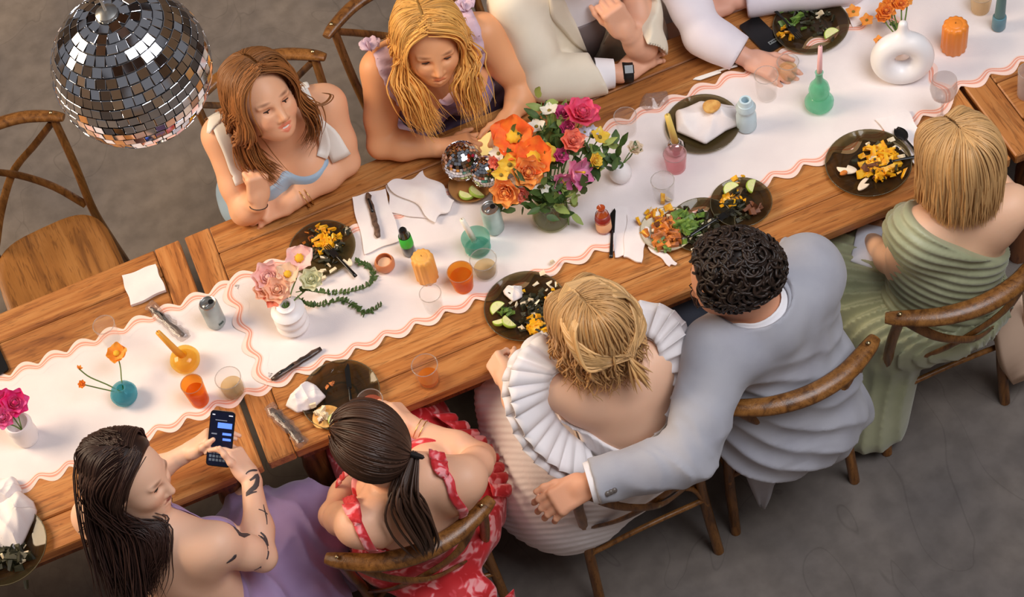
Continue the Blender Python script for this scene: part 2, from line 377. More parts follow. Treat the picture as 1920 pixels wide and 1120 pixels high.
# ================================================================ the hall
def concrete():
    m = mat('concrete', (122, 112, 104), .8, noise=(97, 90, 87), scale=1.7, bump=.25, bscale=60)
    nt = m.node_tree; N = nt.nodes; L = nt.links; b = N['Principled BSDF']; src = b.inputs['Base Color'].links[0].from_socket
    tc = N.new('ShaderNodeTexCoord'); n1 = N.new('ShaderNodeTexNoise'); n1.inputs['Scale'].default_value = 14; n1.inputs['Detail'].default_value = 8; L.new(tc.outputs['Object'], n1.inputs['Vector'])
    r = N.new('ShaderNodeValToRGB'); r.color_ramp.elements[0].position = .35; r.color_ramp.elements[0].color = (.72, .71, .7, 1); r.color_ramp.elements[1].position = .62; L.new(n1.outputs['Fac'], r.inputs[0])
    # thin wandering scratches
    mp = N.new('ShaderNodeMapping'); mp.inputs['Scale'].default_value = (1.1, .55, 1); mp.inputs['Rotation'].default_value = (0, 0, .5); L.new(tc.outputs['Object'], mp.inputs[0])
    n2 = N.new('ShaderNodeTexNoise'); n2.inputs['Scale'].default_value = 2.3; n2.inputs['Detail'].default_value = 1.5; n2.inputs['Distortion'].default_value = 1.2; L.new(mp.outputs[0], n2.inputs['Vector'])
    r2 = N.new('ShaderNodeValToRGB'); e = r2.color_ramp.elements; e[0].position = .497; e[0].color = (1, 1, 1, 1); e[1].position = .503; e[1].color = (1, 1, 1, 1); k = e.new(.5); k.color = (.74, .73, .72, 1); L.new(n2.outputs['Fac'], r2.inputs[0])
    for s in (r, r2):
        mx = N.new('ShaderNodeMix'); mx.data_type = 'RGBA'; mx.blend_type = 'MULTIPLY'; mx.inputs['Factor'].default_value = .8; L.new(src, mx.inputs['A']); L.new(s.outputs[0], mx.inputs['B']); src = mx.outputs['Result']
    L.new(src, b.inputs['Base Color']); return m
fl = MB().box((1, 1, -.1), (16, 17, .2)).build('floor', concrete(), smooth=False); tag(fl, 'grey brown polished concrete floor with faint cracks', kind='structure')
wall_m = mat('plaster', (172, 152, 130), .9, noise=(140, 118, 98), scale=1.5)
trim_m = mat('dark_trim', (52, 40, 30), .6)
def wall(name, along, pos, lo, hi, wins, h=6.6):
    """wall panel with real window openings (daylight enters there)"""
    m = MB(); t = .2
    def blk(a0, a1, z0, z1):
        if a1-a0 < .01 or z1-z0 < .01: return
        c = ((a0+a1)/2, pos, (z0+z1)/2) if along == 'x' else (pos, (a0+a1)/2, (z0+z1)/2)
        s = (a1-a0, t, z1-z0) if along == 'x' else (t, a1-a0, z1-z0)
        m.box(c, s)
    e = lo
    for (a0, a1, z0, z1) in wins:
        blk(e, a0, 0, h); blk(a0, a1, 0, z0); blk(a0, a1, z1, h); e = a1
    blk(e, hi, 0, h)
    tag(m.build(name, wall_m, smooth=False), 'plain plaster hall wall with tall window openings', kind='structure')
wall('wall_left', 'y', -7, -7.5, 9.5, [(-4, -2, 1, 5), (0.5, 3.5, 1, 5.4), (5, 7.4, 1, 5)])
wall('wall_right', 'y', 9, -7.5, 9.5, [(-3, -1, 1, 4.6), (2, 4, 1, 4.6)])
wall('wall_back', 'x', 9.5, -7, 9, [(-4, -2.4, 1, 4.4), (1, 2.6, 1, 4.4), (5, 6.6, 1, 4.4)])
wall('wall_front', 'x', -7.5, -7, 9, [(-3, -.5, 1, 5), (2, 5, 1, 5.6)])
beam_m = wood('beam_wood', (84, 58, 38), (104, 74, 50), (54, 36, 22), axis=1)
rf = MB()  # unseen open beams, added so the mirror ball reflects dark bands
for i in range(9): rf.box((-6.2+i*1.8, 1, 6.75), (.3, 16.8, .34))
for y in (-4, 1, 6): rf.box((1, y, 6.98), (15.8, .22, .2))
tag(rf.build('added_beams', beam_m, smooth=False), 'open dark timber beams added unseen above the hall for ball reflections', kind='structure')
# ================================================================ tables
W_top = wood('oak_top', (180, 114, 56), (200, 140, 80), (136, 78, 36))
W_end = wood('oak_end', (176, 111, 55), (196, 136, 78), (136, 80, 38), axis=1)
W_leg = wood('oak_leg', (120, 70, 34), (142, 88, 46), (80, 44, 20), axis=2)
YN, YF = -.512, .402
def table(x0, x1, label, y0=YN, y1=YF, grey=None):
    t = thing('farmhouse_table', label, 'table', ((x0+x1)/2, (y0+y1)/2, 0), group='farmhouse tables pushed end to end')
    eb = .085
    def brd(name, cx, cy, sx, sy, m, th=.042):
        MB().box((0, 0, 0), (sx, sy, th), bev=.004).build(name, m, t, loc=(cx-(x0+x1)/2, cy-(y0+y1)/2, TZ-th/2), smooth=False)
    for s, x in ((1, x0+eb/2), (-1, x1-eb/2)): brd('end_board', x, (y0+y1)/2, eb, y1-y0, W_end)
    ws = [.115, .155, .185, .18, .165, .114]; ws = np.array(ws)*(y1-y0)/sum(ws); y = y0
    for w in ws:
        brd('plank', (x0+x1)/2, y+w/2, x1-x0-2*eb-.004, w-.0025, W_top); y += w
    m = MB(); L = x1-x0
    for yy in (y0+.06, y1-.06): m.box((0, yy-(y0+y1)/2, TZ-.087), (L-.2, .025, .09))
    for xx in (-L/2+.11, L/2-.11): m.box((xx, 0, TZ-.087), (.025, y1-y0-.14, .09))
    m.build('apron', W_leg, t, loc=(0, 0, 0), smooth=False)
    for sx in (-1, 1):
        for sy in (-1, 1):
            q = MB(); q.lathe([(.028, 0), (.034, .04), (.03, .09), (.042, .3), (.046, .5), (.038, .56), (.048, .6), (.048, .63)], 12); q.box((0, 0, .675), (.09, .09, .086))
            q.build('leg', W_leg, t, loc=(sx*(L/2-.13), sy*((y1-y0)/2-.1), 0), auto=40)
    return t
table(-2.72, -.292, 'wooden plank table under the runner end with the pink flowers')
table(-.272, 2.112, 'wooden plank table with the big bouquet of flowers on it')
table(2.128, 4.55, 'wooden plank table bare at one corner beside the smooth blonde bob')
# ================================================================ scalloped runners
lin_m = mat('linen', (236, 226, 224), .85, noise=(228, 217, 216), scale=5, bump=.12, bscale=300, sheen=.1)
bord_m = mat('linen_border', (242, 212, 200), .85)
pink_m = mat('coral_trim', (230, 158, 136), .8)
def runner(x0, x1, y0, y1, z, label, seed, crease=0.0, rot=0.0):
    t = thing('table_runner', label, 'runner', ((x0+x1)/2, (y0+y1)/2, z), rot, group='scalloped table runners')
    L, Wd = x1-x0, y1-y0; p = .0975; amp = .027
    nx, ny = round(L/p), round(Wd/p); sub = 16
    def edge(n, length):
        s = np.linspace(0, n, n*sub+1)[:-1]; return s/n*length, np.sqrt(np.sin(math.pi*s)**2+.02)-.14
    pts = []; nor = []; sc_ = []
    for (a, b, n, ln, nv) in (((-L/2, -Wd/2), (1, 0), nx, L, (0, -1)), ((L/2, -Wd/2), (0, 1), ny, Wd, (1, 0)), ((L/2, Wd/2), (-1, 0), nx, L, (0, 1)), ((-L/2, Wd/2), (0, -1), ny, Wd, (-1, 0))):
        s, w = edge(n, ln)
        for i in range(len(s)): pts.append((a[0]+b[0]*s[i], a[1]+b[1]*s[i])); nor.append(nv); sc_.append(w[i])
    pts = np.array(pts); nor = np.array(nor, float); sc_ = np.array(sc_)
    # soften normals at corners
    for _ in range(14): nor = (np.roll(nor, 1, 0)+nor*2+np.roll(nor, -1, 0))/4
    nor /= np.linalg.norm(nor, axis=1)[:, None]
    smo = sc_.copy()
    for _ in range(10): smo = (np.roll(smo, 1)+2*smo+np.roll(smo, -1))/4
    wv = waves(seed, 14)
    def zz(q): return .0012+.0009*wv(q[:, 0], q[:, 1], q[:, 0]*0)+crease*np.exp(-((q[:, 0]+.18*q[:, 1]-(-.3))/.035)**2)*np.clip(.2-q[:, 1], 0, .35)
    rows = [(-.0, 0), (.008, 0), (.0125, 1), (.019, 1), (.0225, 1), (.027, 1), (.0315, 1), (.05, 1)]
    R = []
    for i, (ins, k) in enumerate(rows):
        w = sc_*(1-min(1, i*.3))+smo*min(1, i*.3)
        q = pts+nor*(amp*w*1.25-ins)[:, None]; R.append(q)
    n = len(pts)
    V = []; 
    for i, q in enumerate(R):
        h = zz(q)+(.0008 if i in (2, 3, 4, 5) else 0); V.append(np.c_[q, h])
    f = []; mi = []; mm = [1, 1, 2, 1, 2, 1, 0]
    for i in range(len(R)-1):
        for j in range(n): f.append((i*n+j, i*n+(j+1) % n, (i+1)*n+(j+1) % n, (i+1)*n+j)); mi.append(mm[i])
    m = MB(); VV = np.vstack(V)
    for k in range(3): m.add(VV, [q for q, a in zip(f, mi) if a == k], k)
    # underside lip so that the cloth has an edge
    lo = V[0].copy(); lo[:, 2] = 0; m.add(np.vstack([V[0], lo]), [(j, n+j, n+(j+1) % n, (j+1) % n) for j in range(n)], 1)
    # inner field
    gx = np.linspace(-L/2+.018, L/2-.018, int(L/.03)); gy = np.linspace(-Wd/2+.018, Wd/2-.018, 16); GX, GY = np.meshgrid(gx, gy, indexing='ij'); qq = np.c_[GX.ravel(), GY.ravel()]
    m.sheet(np.c_[qq, zz(qq)-.0003].reshape(len(gx), len(gy), 3), 0)
    cl = m.mesh('cloth', True, fix=False)
    obj('cloth', cl, [lin_m, bord_m, pink_m], t, loc=(0, 0, 0), rot=(0, 0, 0))
    return t
runner(-2.3, -.165, -.255, .15, TZ, 'white scalloped runner under the pink flowers and the blue vase', 3, crease=.05)
runner(2.02, 4.2, -.205, .20, TZ, 'white scalloped runner under the round hollow vase and orange ribbed vase', 5)
runner(-.195, 2.065, -.255, .155, TZ+.0045, 'white scalloped runner under the big bouquet, its ends overlapping two other runners', 4)
# ================================================================ cross-back chairs
W_ch = wood('chair_wood', (122, 78, 34), (146, 98, 48), (84, 50, 20), rough=.33, axis=2, sc_=1.3)
W_seat = wood('chair_seat_wood', (142, 92, 42), (162, 110, 56), (104, 64, 28), rough=.33, axis=1, sc_=.9)
metal_m = mat('brass_rivet', (190, 170, 130), .3, 1)
def make_chair():
    t = thing('cross_back_chair', 'chair', 'chair')
    # seat: rounded trapezoid, dished
    m = MB(); n = 40; a = np.arange(n)/n*2*math.pi
    def outline(k):
        c, s = np.cos(a), np.sin(a); ex = .55
        x = np.sign(c)*np.abs(c)**ex*.215*k*(1+.09*np.sin(a)); y = np.sign(s)*np.abs(s)**ex*.205*k; return x, y
    rings = []
    for k, z in ((.2, .462-.008), (.6, .462-.006), (.86, .462), (.95, .464), (1, .458), (1, .436), (.94, .43)):
        x, y = outline(k); rings.append(np.c_[x, y+.0, np.full(n, z)])
    v = np.vstack([[[0, 0, .453]]]+rings); f = [(0, 1+j, 1+(j+1) % n) for j in range(n)]
    for i in range(len(rings)-1): f += [(1+i*n+j, 1+i*n+(j+1) % n, 1+(i+1)*n+(j+1) % n, 1+(i+1)*n+j) for j in range(n)]
    f.append(tuple(1+(len(rings)-1)*n+j for j in range(n)))
    m.add(v, f); m.build('seat', W_seat, t, loc=(0, 0, 0), auto=50)
    for s in (-1, 1):
        P = spline([(s*.205, -.245, 0), (s*.195, -.205, .25), (s*.19, -.195, .45), (s*.205, -.235, .66), (s*.212, -.285, .865)], 16)
        MB().tube(P, np.linspace(.0165, .015, 16), 10).build('back_leg', W_ch, t, loc=(0, 0, 0), auto=60)
        P = spline([(s*.2, .19, 0), (s*.185, .165, .25), (s*.175, .15, .44)], 10)
        MB().tube(P, np.linspace(.014, .019, 10), 10).build('front_leg', W_ch, t, loc=(0, 0, 0), auto=60)
        # X slat: from the top of one post down to the opposite seat corner
        P = spline([(s*.200, -.279, .845), (s*.11, -.318, .74), (0, -.318+.008*s, .655), (-s*.10, -.27, .56), (-s*.175, -.208, .468)], 18)
        MB().tube(P, .0165, 8, flat=.36, up=(0, 1, 0)).build('cross_slat', W_ch, t, loc=(0, 0, 0), auto=60)
        # curved brace below the seat
        P = spline([(s*.197, -.21, .27), (s*.16, -.19, .38), (s*.06, -.175, .43)], 9)
        MB().tube(P, .010, 8).build('brace', W_ch, t, loc=(0, 0, 0), auto=60)
        P = spline([(s*.188, -.19, .30), (s*.185, -.0, .33), (s*.182, .155, .30)], 9)
        MB().tube(P, .009, 8).build('stretcher', W_ch, t, loc=(0, 0, 0), auto=60)
        MB().lathe([(0, 0), (.007, .0005), (.006, .003), (0, .0045)], 10, c=(s*.213, -.283, .888)).build('rivet', metal_m, t, loc=(0, 0, 0))
    P = spline([(-.19, -.205, .30), (0, -.215, .33), (.19, -.205, .30)], 9); MB().tube(P, .009, 8).build('stretcher', W_ch, t, loc=(0, 0, 0), auto=60)
    P = spline([(-.245, -.262, .862), (-.2, -.292, .868), (-.11, -.335, .874), (0, -.352, .876), (.11, -.335, .874), (.2, -.292, .868), (.245, -.262, .862)], 28)
    k = np.sin(np.linspace(.12, math.pi-.12, 28))**.25
    MB().tube(P, .029*k, 10, flat=.62, up=(0, -.25, 1)).build('top_rail', W_ch, t, loc=(0, 0, 0), auto=60)
    MB().lathe([(0, 0), (.008, .0005), (.007, .003), (0, .004)], 10, c=(0, -.328, .655), R=axes((0, -1, 0))).build('rivet', metal_m, t, loc=(0, 0, 0))
    return t
PI = math.pi
ch0 = make_chair(); ch0.location = (-.735, .72, 0); ch0.rotation_euler = (0, 0, PI+.06)
ch0['label'] = 'empty wooden cross-back chair with bare seat, below the big hanging mirror ball'
for x, y, rz, lb in ((.13, .545, PI-.03, 'wooden cross-back chair of the person in the pale blue dress'),
                     (.665, .625, PI+.02, 'dark wooden cross-back chair of the person with long blonde waves in lavender'),
                     (1.15, .64, PI, 'wooden cross-back chair of the person in the cream suit'),
                     (1.655, .60, PI, 'wooden cross-back chair of the person reaching out in a white shirt'),
                     (-.60, -.80, .0, 'wooden cross-back chair of the tattooed person typing on a phone'),
                     (.05, -.685, -.05, 'wooden cross-back chair of the person in the red ruffled dress'),
                     (.70, -.745, .06, 'wooden cross-back chair with a grey sleeved arm laid along its rail'),
                     (1.195, -.69, .02, 'wooden cross-back chair with grey jacket tails hanging through its back'),
                     (1.74, -.635, .02, 'wooden cross-back chair of the person in the sage green pleated dress')):
    dup(ch0, (x, y, 0), rz, lb)
# ================================================================ people: builder
def rgbm(c): return np.array(lin(c))
def Hf(f, up):
    f = nrm(f); l = nrm(np.cross(up, f)); u = np.cross(f, l); return np.stack([f, l, u], 1)     # columns: forward, left, up
def imv(r, u, c): return nrm(r*cr+u*cu-c*cw)       # a direction given as seen from the hall balcony: right, up, towards
class Human:
    def __init__(s, name, label, base):
        s.t = thing('person', label, 'person', base); s.P = {k: [] for k in ('torso', 'armL', 'armR', 'legs', 'head', 'hands')}; s.ref = []; s.blobs = []
    def torso(s, pel, chest, neck, shL, shR, fwd, w=1.0, bust=0.0, belly=0.0):
        pel, chest, neck, shL, shR = [np.asarray(q, float) for q in (pel, chest, neck, shL, shR)]
        s.pel, s.chest, s.neck, s.shL, s.shR = pel, chest, neck, shL, shR
        lx = nrm(shL-shR); fw = np.asarray(fwd, float)
        def fr(up, lx_=None):
            up = nrm(up); l = nrm((lx if lx_ is None else lx_)-up*np.dot(lx if lx_ is None else lx_, up)); f = np.cross(l, up); return np.stack([l, f, up], 1)
        A1 = fr(chest-pel); A2 = fr(neck-chest); s.Ac = A2; s.Ap = A1
        sg = np.sign(A2[:, 1]@fw); s.fw = A2[:, 1]*sg
        p = s.P['torso']
        p.append((ell(pel, (.175*w, .125*w, .125), A1), .04))
        p.append((ell(pel*.5+chest*.5, (.135*w, .098*w, .15), A1), .06))
        p.append((ell(chest, (.148*w, .108*w, .165), A2), .06))
        p.append((ell(chest*.45+neck*.55, (.145, .085, .09), A2), .05))
        if belly: p.append((ell(pel*.62+chest*.38+s.fw*.05, (.12*w, .09+belly, .11), A1), .06))
        for sh in (shL, shR):
            p.append((rcone(neck*.8+chest*.2, .052, sh, .050), .05))
            p.append((ell(sh*.75+chest*.25-s.fw*.035, (.055, .045, .075), A2), .05))
        if bust:
            for q in (-1, 1): p.append((ell(chest+s.fw*(.085+bust*.2)+lx*q*.072+A2[:, 2]*.005, (.062+bust*.2, .055+bust*.3, .062+bust*.2), A2), .03))
        return s
    def head(s, c, f, up, sz=1.0, smile=0, ear=True, jaw=1.0):
        c = np.asarray(c, float); R = Hf(f, up); s.hc, s.hR, s.hs = c, R, sz; h = s.P['head']
        g = lambda *v: c+R@(np.array(v)*sz)
        E = lambda ctr, r, k: h.append((ell(g(*ctr), np.array(r)*sz, R), k))
        E((-.008, 0, .028), (.098, .076, .092), .02); E((.035, 0, -.03), (.060, .060*jaw, .085), .05)
        E((.055, 0, -.088), (.03, .026*jaw, .024), .04); E((.005, 0, -.06), (.06, .056*jaw, .045), .04)
        for q in (-1, 1):
            E((.058, q*.036, -.03), (.03, .026, .026), .03)                       # cheek
            E((.083, q*.030, .017), (.010, .024, .007), .015)                     # brow
            E((.094, q*.0115, -.043), (.011, .0085, .008), .008)                  # nostril wing
            if ear: h.append((ell(g(-.008, q*.076, -.012), np.array((.018, .009, .030))*sz, R), .010))
        h.append((rcone(g(.090, 0, .008), .0075*sz, g(.110, 0, -.036), .0105*sz), .014))
        for q in (-1, 1): h.append((('s', ell(g(.100, q*.031, -.002), np.array((.017, .017, .011))*sz, R)), .010))
        for q in (-1, 1): E((.0745, q*.031, -.003), (.0135, .0145, .0125), .004)  # lids over the eyeball
        mc = (.0735, .0335, -.0535) if smile else (.081, .0235, -.0715); s.mouth = [[(.0935, 0, -.0635), (.087, .018, -.061), mc], [(.0905, 0, -.0805), (.0835, .018, -.0745), mc]] if smile else [[(.097, 0, -.0645), (.091, .016, -.0665), mc], [(.0935, 0, -.079), (.088, .015, -.0775), mc]]
        for path, rr in ((s.mouth[0], (.0040, .0038, .0024) if smile else (.0052, .0048, .0028)), (s.mouth[1], (.0050, .0044, .0024) if smile else (.0066, .0056, .0028))):
            for q in (-1, 1):
                for i in range(2): h.append((rcone(g(path[i][0], q*path[i][1], path[i][2]), rr[i]*sz, g(path[i+1][0], q*path[i+1][1], path[i+1][2]), rr[i+1]*sz), .004))
        h.append((('s', ell(g(.104, 0, -.0715 if not smile else -.0705), np.array((.018, .018 if not smile else .026, .0016 if not smile else .0042))*sz, R)), .003)); s.smile = smile
        if smile:
            for q in (-1, 1): E((.062, q*.038, -.04), (.028, .02, .018), .012)
        nk = s.neck
        s.P['torso'].append((rcone(g(-.022, 0, -.065), .050*sz, nk*.85+s.chest*.15, .055*sz), .035))
        s.ref.append((g(.01, 0, -.005), .145*sz, .0034)); s.g = g
        return s
    def arm(s, side, el_, wr, r=1.0, sh=None):
        sh = (s.shL if side == 'L' else s.shR) if sh is None else np.asarray(sh, float); el_, wr = np.asarray(el_, float), np.asarray(wr, float); p = s.P['arm'+side]
        p.append((rcone(sh, .050*r, sh*.35+el_*.65, .041*r), .04)); p.append((rcone(sh*.35+el_*.65, .041*r, el_, .036*r), .03))
        p.append((rcone(el_, .036*r, el_*.65+wr*.35, .037*r), .02)); p.append((rcone(el_*.65+wr*.35, .037*r, wr, .0245*r), .03))
        return s
    def hand(s, side, wr, d, n, th, curl=(.4, .5, .55, .6), tdir=None, sc_=1.0, spread=.08, mid=1.0, tcurl=.3):
        """d: wrist to knuckles, n: back of the hand, th: thumb side"""
        wr = np.asarray(wr, float); d = nrm(d); n = nrm(np.asarray(n)-d*np.dot(n, d)); t = np.asarray(th, float); t = nrm(t-d*np.dot(t, d)-n*np.dot(t, n)); p = s.P['hands']; k = sc_
        Ax = np.stack([d, t, n], 1)
        p.append((rcone(wr-d*.015, .0235*k, wr+d*.02*k, .021*k), .015))
        p.append((rbox(wr+d*.052*k, np.array((.046, .036, .0135))*k, .0125*k, Ax), .02))
        p.append((ell(wr+d*.035*k+t*.024*k-n*.008*k, np.array((.034, .018, .016))*k, Ax), .015))
        tips = []
        for i, (o, ls) in enumerate(((.0275, (.043, .026, .021)), (.009, (.047, .030, .022)), (-.0095, (.043, .028, .021)), (-.0275, (.034, .021, .018)))):
            b = wr+(d*(.090-.004*abs(i-1.2))+t*o-n*.002)*k; c0 = curl[i]; sp = t*(spread*(1.2-i*.8)); a = 0
            r_ = (.0094, .0084, .0076, .0066) if i < 3 else (.0082, .0074, .0068, .006)
            for j, l in enumerate(ls):
                a += c0*(.9, 1.1*mid, .7*mid)[j]; dr = nrm(d*math.cos(a)-n*math.sin(a)+sp*math.cos(a)); e = b+dr*l*k
                p.append((rcone(b, r_[j]*k, e, r_[j+1]*k), .005 if j else .009)); b = e
            tips.append((b, dr, i))
        td = nrm(d*.62+t*.72-n*.25) if tdir is None else nrm(d*tdir[0]+t*tdir[1]+n*tdir[2])
        b = wr+(d*.028+t*.024-n*.006)*k; bend = nrm(d*.75-t*.45-n*.25)
        for j, (l, ra, rb_) in enumerate(((.044, .0135, .0105), (.031, .0105, .0092), (.024, .009, .0072))):
            dr = nrm(td+bend*tcurl*j); e = b+dr*l*k; p.append((rcone(b, ra*k, e, rb_*k), .008)); b = e
        s.ref.append((wr+d*.075*k, .118*k, .0027)); s.tips = tips
        return s
    def legs(s, kL, kR, aL, aR, r=1.0, foot=None):
        lx = nrm(s.shL-s.shR); p = s.P['legs']
        for q, kn, an in ((1, kL, aL), (-1, kR, aR)):
            kn, an = np.asarray(kn, float), np.asarray(an, float); hp = s.pel+s.Ap[:, 0]*q*.09-WZ*.02
            p.append((rcone(hp, .088*r, kn, .058*r), .05)); p.append((rcone(kn, .056*r, kn*.6+an*.4, .052*r), .03)); p.append((rcone(kn*.6+an*.4, .052*r, an, .034*r), .03))
            fd = nrm((s.fw if foot is None else np.asarray(foot, float))*V3(1, 1, 0)); p.append((rcone(an-WZ*.045, .036, an-WZ*.058+fd*.16, .026), .03))
        return s
    def sdf(s, *keys, grow=0):
        S = SDF()
        for k in keys:
            for pr, kk in s.P[k]:
                if pr[0] == 's': S.sub(pr[1], kk)
                else: S.u(pr, kk)
        if grow: S.disp(lambda x, y, z: -grow)
        return S
    def body(s, skin, lips=(.86, .50, .48), vox=.0075, mat_=None, extra=None, drop=()):
        S = s.sdf(*[k for k in ('torso', 'legs', 'armL', 'armR', 'hands', 'head') if k not in drop]); s.S = S
        V, Q = sdf_mesh(S, vox, s.ref)
        col = np.ones((len(V), 3)); col *= 1+.05*waves(5, 30)(V[:, 0], V[:, 1], V[:, 2])[:, None]
        if s.P['head']:
            q = (V-s.hc)@s.hR/s.hs
            def blob(c, r, m, soft=.4):
                d = np.sqrt((((q-np.array(c))/np.array(r))**2).sum(1)); w = np.clip((1-d)/soft, 0, 1)[:, None]; col[:] = col*(1-w)+col*np.array(m)*w
            for y in (-1, 1):
                blob((.075, y*.042, -.035), (.04, .026, .024), (1.0, .80, .76), 1.0)
                blob((.085, y*.031, .0225), (.022, .025, .0062), (.30, .22, .18), .6)        # brows
                blob((.088, y*.031, -.001), (.02, .019, .0105), (.80, .62, .56), .8)       # lids
            blob((.11, 0, -.04), (.02, .016, .012), (1.0, .86, .82), 1)
            dl = np.full(len(q), 9.0); qa = q*V3(1, 0, 1)+np.abs(q)*V3(0, 1, 0)
            for path in s.mouth:
                for i in range(2):
                    p0, p1 = np.array(path[i]), np.array(path[i+1]); d = p1-p0; t_ = np.clip(((qa-p0)@d)/(d@d), 0, 1); dl = np.minimum(dl, np.linalg.norm(qa-p0-t_[:, None]*d, axis=1)-((.0062-.0025*t_ if i else .0072-.001*t_)*(1.15 if s.smile else 1)))
            w = np.clip(-dl/.0018, 0, 1)[:, None]; col[:] = col*(1-w)+col*np.array(lips)*w
            if not s.smile: blob((.097, 0, -.0712), (.02, .021, .0016), (.5, .35, .33), .8)
        for c, r, m in s.blobs:
            d = np.linalg.norm(V-np.asarray(c), axis=1); w = np.clip((1-d/r)*2.5, 0, 1)[:, None]; col[:] = col*(1-w)+col*np.array(m)*w
        o = obj('body', np_mesh('body', V, Q, col), mat_ or skin_mat(skin), s.t); s.bo = o
        return o
    def eyes(s, squint=.5, lash=(38, 26, 22), look=(1, 0, -.1)):
        m = MB(); L = MB(); lk = nrm(look)
        for y in (-1, 1):
            c = s.g(.0755, y*.031, -.003); r = .0124*s.hs
            m.lathe([(r*math.sin(a), r*math.cos(a)) for a in np.linspace(0, math.pi, 9)], 14, c=c)
            m.add(*disc(c+s.hR@lk*r*1.01, s.hR@lk, .0058*s.hs, 14), 1)
            a = np.linspace(-1.05, 1.05, 9)
            P = np.array([s.g(.0768+.0132*math.cos(q)*.9, y*.031+.0162*math.sin(q), -.001+.0055*(1-squint)*math.cos(q)) for q in a])
            L.tube(P, np.r_[.0008, np.full(7, .0017), .0008]*s.hs, 5)
        if s.smile:
            G = np.array([[s.g(.0915-.0075*(y/.02)**2, y, z+.004*(y/.02)**2) for z in (-.0645, -.0700, -.0755)] for y in np.linspace(-.021, .021, 11)]); MB().sheet(G).build('teeth', mat('teeth', (244, 238, 228), .3), s.bo)
        e = m.build('eyeballs', [mat('eye_white', (228, 220, 214), .25), mat('iris', (58, 42, 30), .2)], s.t); L.build('eyelashes', mat('lashes_%d' % lash[0], lash, .7), s.bo)
        return e
    def cloth(s, name, keys, grow, m, cuts=(), disp=None, vox=.007, extra=(), parent=None, col=None, pre=None, kcut=.004):
        S = s.sdf(*keys)
        for e, k in extra: S.u(e, k)
        S.disp(lambda x, y, z: -grow)
        if disp is not None: S.disp(disp)
        for c in cuts: S.cut(c, kcut)
        V, Q = sdf_mesh(S, vox)
        if len(Q) == 0: return None
        o = obj(name, np_mesh(name, V, Q, None if col is None else col(V)), m, parent or s.t); o_S[name] = S; s.last = S
        return o
    def ribbon(s, name, pts, width, m, S=None, off=.004, n=24, thick=.0025, wig=0, parent=None, taper=False, mb=None, proj=True):
        S = S or s.S; P = spline(pts, n)
        if proj: P = S.project(P, off)
        e = 1e-3; G = np.stack([S.at(P+e*q)-S.at(P-e*q) for q in np.eye(3)], 1); G /= np.linalg.norm(G, axis=1)[:, None]+1e-9
        T = np.gradient(P, axis=0); T /= np.linalg.norm(T, axis=1)[:, None]; B = np.cross(T, G); B /= np.linalg.norm(B, axis=1)[:, None]
        wd = np.full(n, width/2) if np.ndim(width) == 0 else np.interp(np.linspace(0, 1, n), np.linspace(0, 1, len(width)), width)/2
        k = 5; Gd = []
        for j in np.linspace(-1, 1, k):
            q = P+B*(wd*j)[:, None]; q2 = S.project(q, off, 2) if proj else q
            q2 = q2+G*(wig*np.sin(np.arange(n)*1.3+j*2))[:, None]; Gd.append(q2)
        Gd = np.stack(Gd, 1); mb2 = mb or MB(); top = Gd+G[:, None]*thick/2; bot = Gd-G[:, None]*thick/2
        L = np.concatenate([top, bot[:, ::-1]], 1); a, b = L.shape[:2]; v = L.reshape(-1, 3)
        f = [(i*b+j, (i+1)*b+j, (i+1)*b+(j+1) % b, i*b+(j+1) % b) for i in range(a-1) for j in range(b)]+[tuple(range(b)), tuple((a-1)*b+j for j in range(b-1, -1, -1))]
        mb2.add(v, f)
        if mb is None: return mb2.build(name, m, parent or s.t)
o_S = {}
def ballcut(pl, c, R): return lambda x, y, z: np.minimum(pl(x, y, z), R-np.sqrt((x-c[0])**2+(y-c[1])**2+(z-c[2])**2))
def armcut(el_, wr, t, R=.14):
    pl = plane(el_+(wr-el_)*t, wr-el_); return lambda x, y, z: np.minimum(pl(x, y, z), R-np.sqrt((x-wr[0])**2+(y-wr[1])**2+(z-wr[2])**2))
def disc(c, nn, r, n=16):
    Rm = axes(nn); a = np.arange(n)/n*2*math.pi; v = np.asarray(c)+r*(np.cos(a)[:, None]*Rm[:, 0]+np.sin(a)[:, None]*Rm[:, 1]); return v, [tuple(range(n))]
def skin_mat(c):
    return mat('skin_%d_%d_%d' % c, c, .48, spec=.35, attr=True, sub=.12, bump=.05, bscale=220)
def hair_mat(c, name): return mat('hair_'+name, c, .46, spec=.4, attr=True)
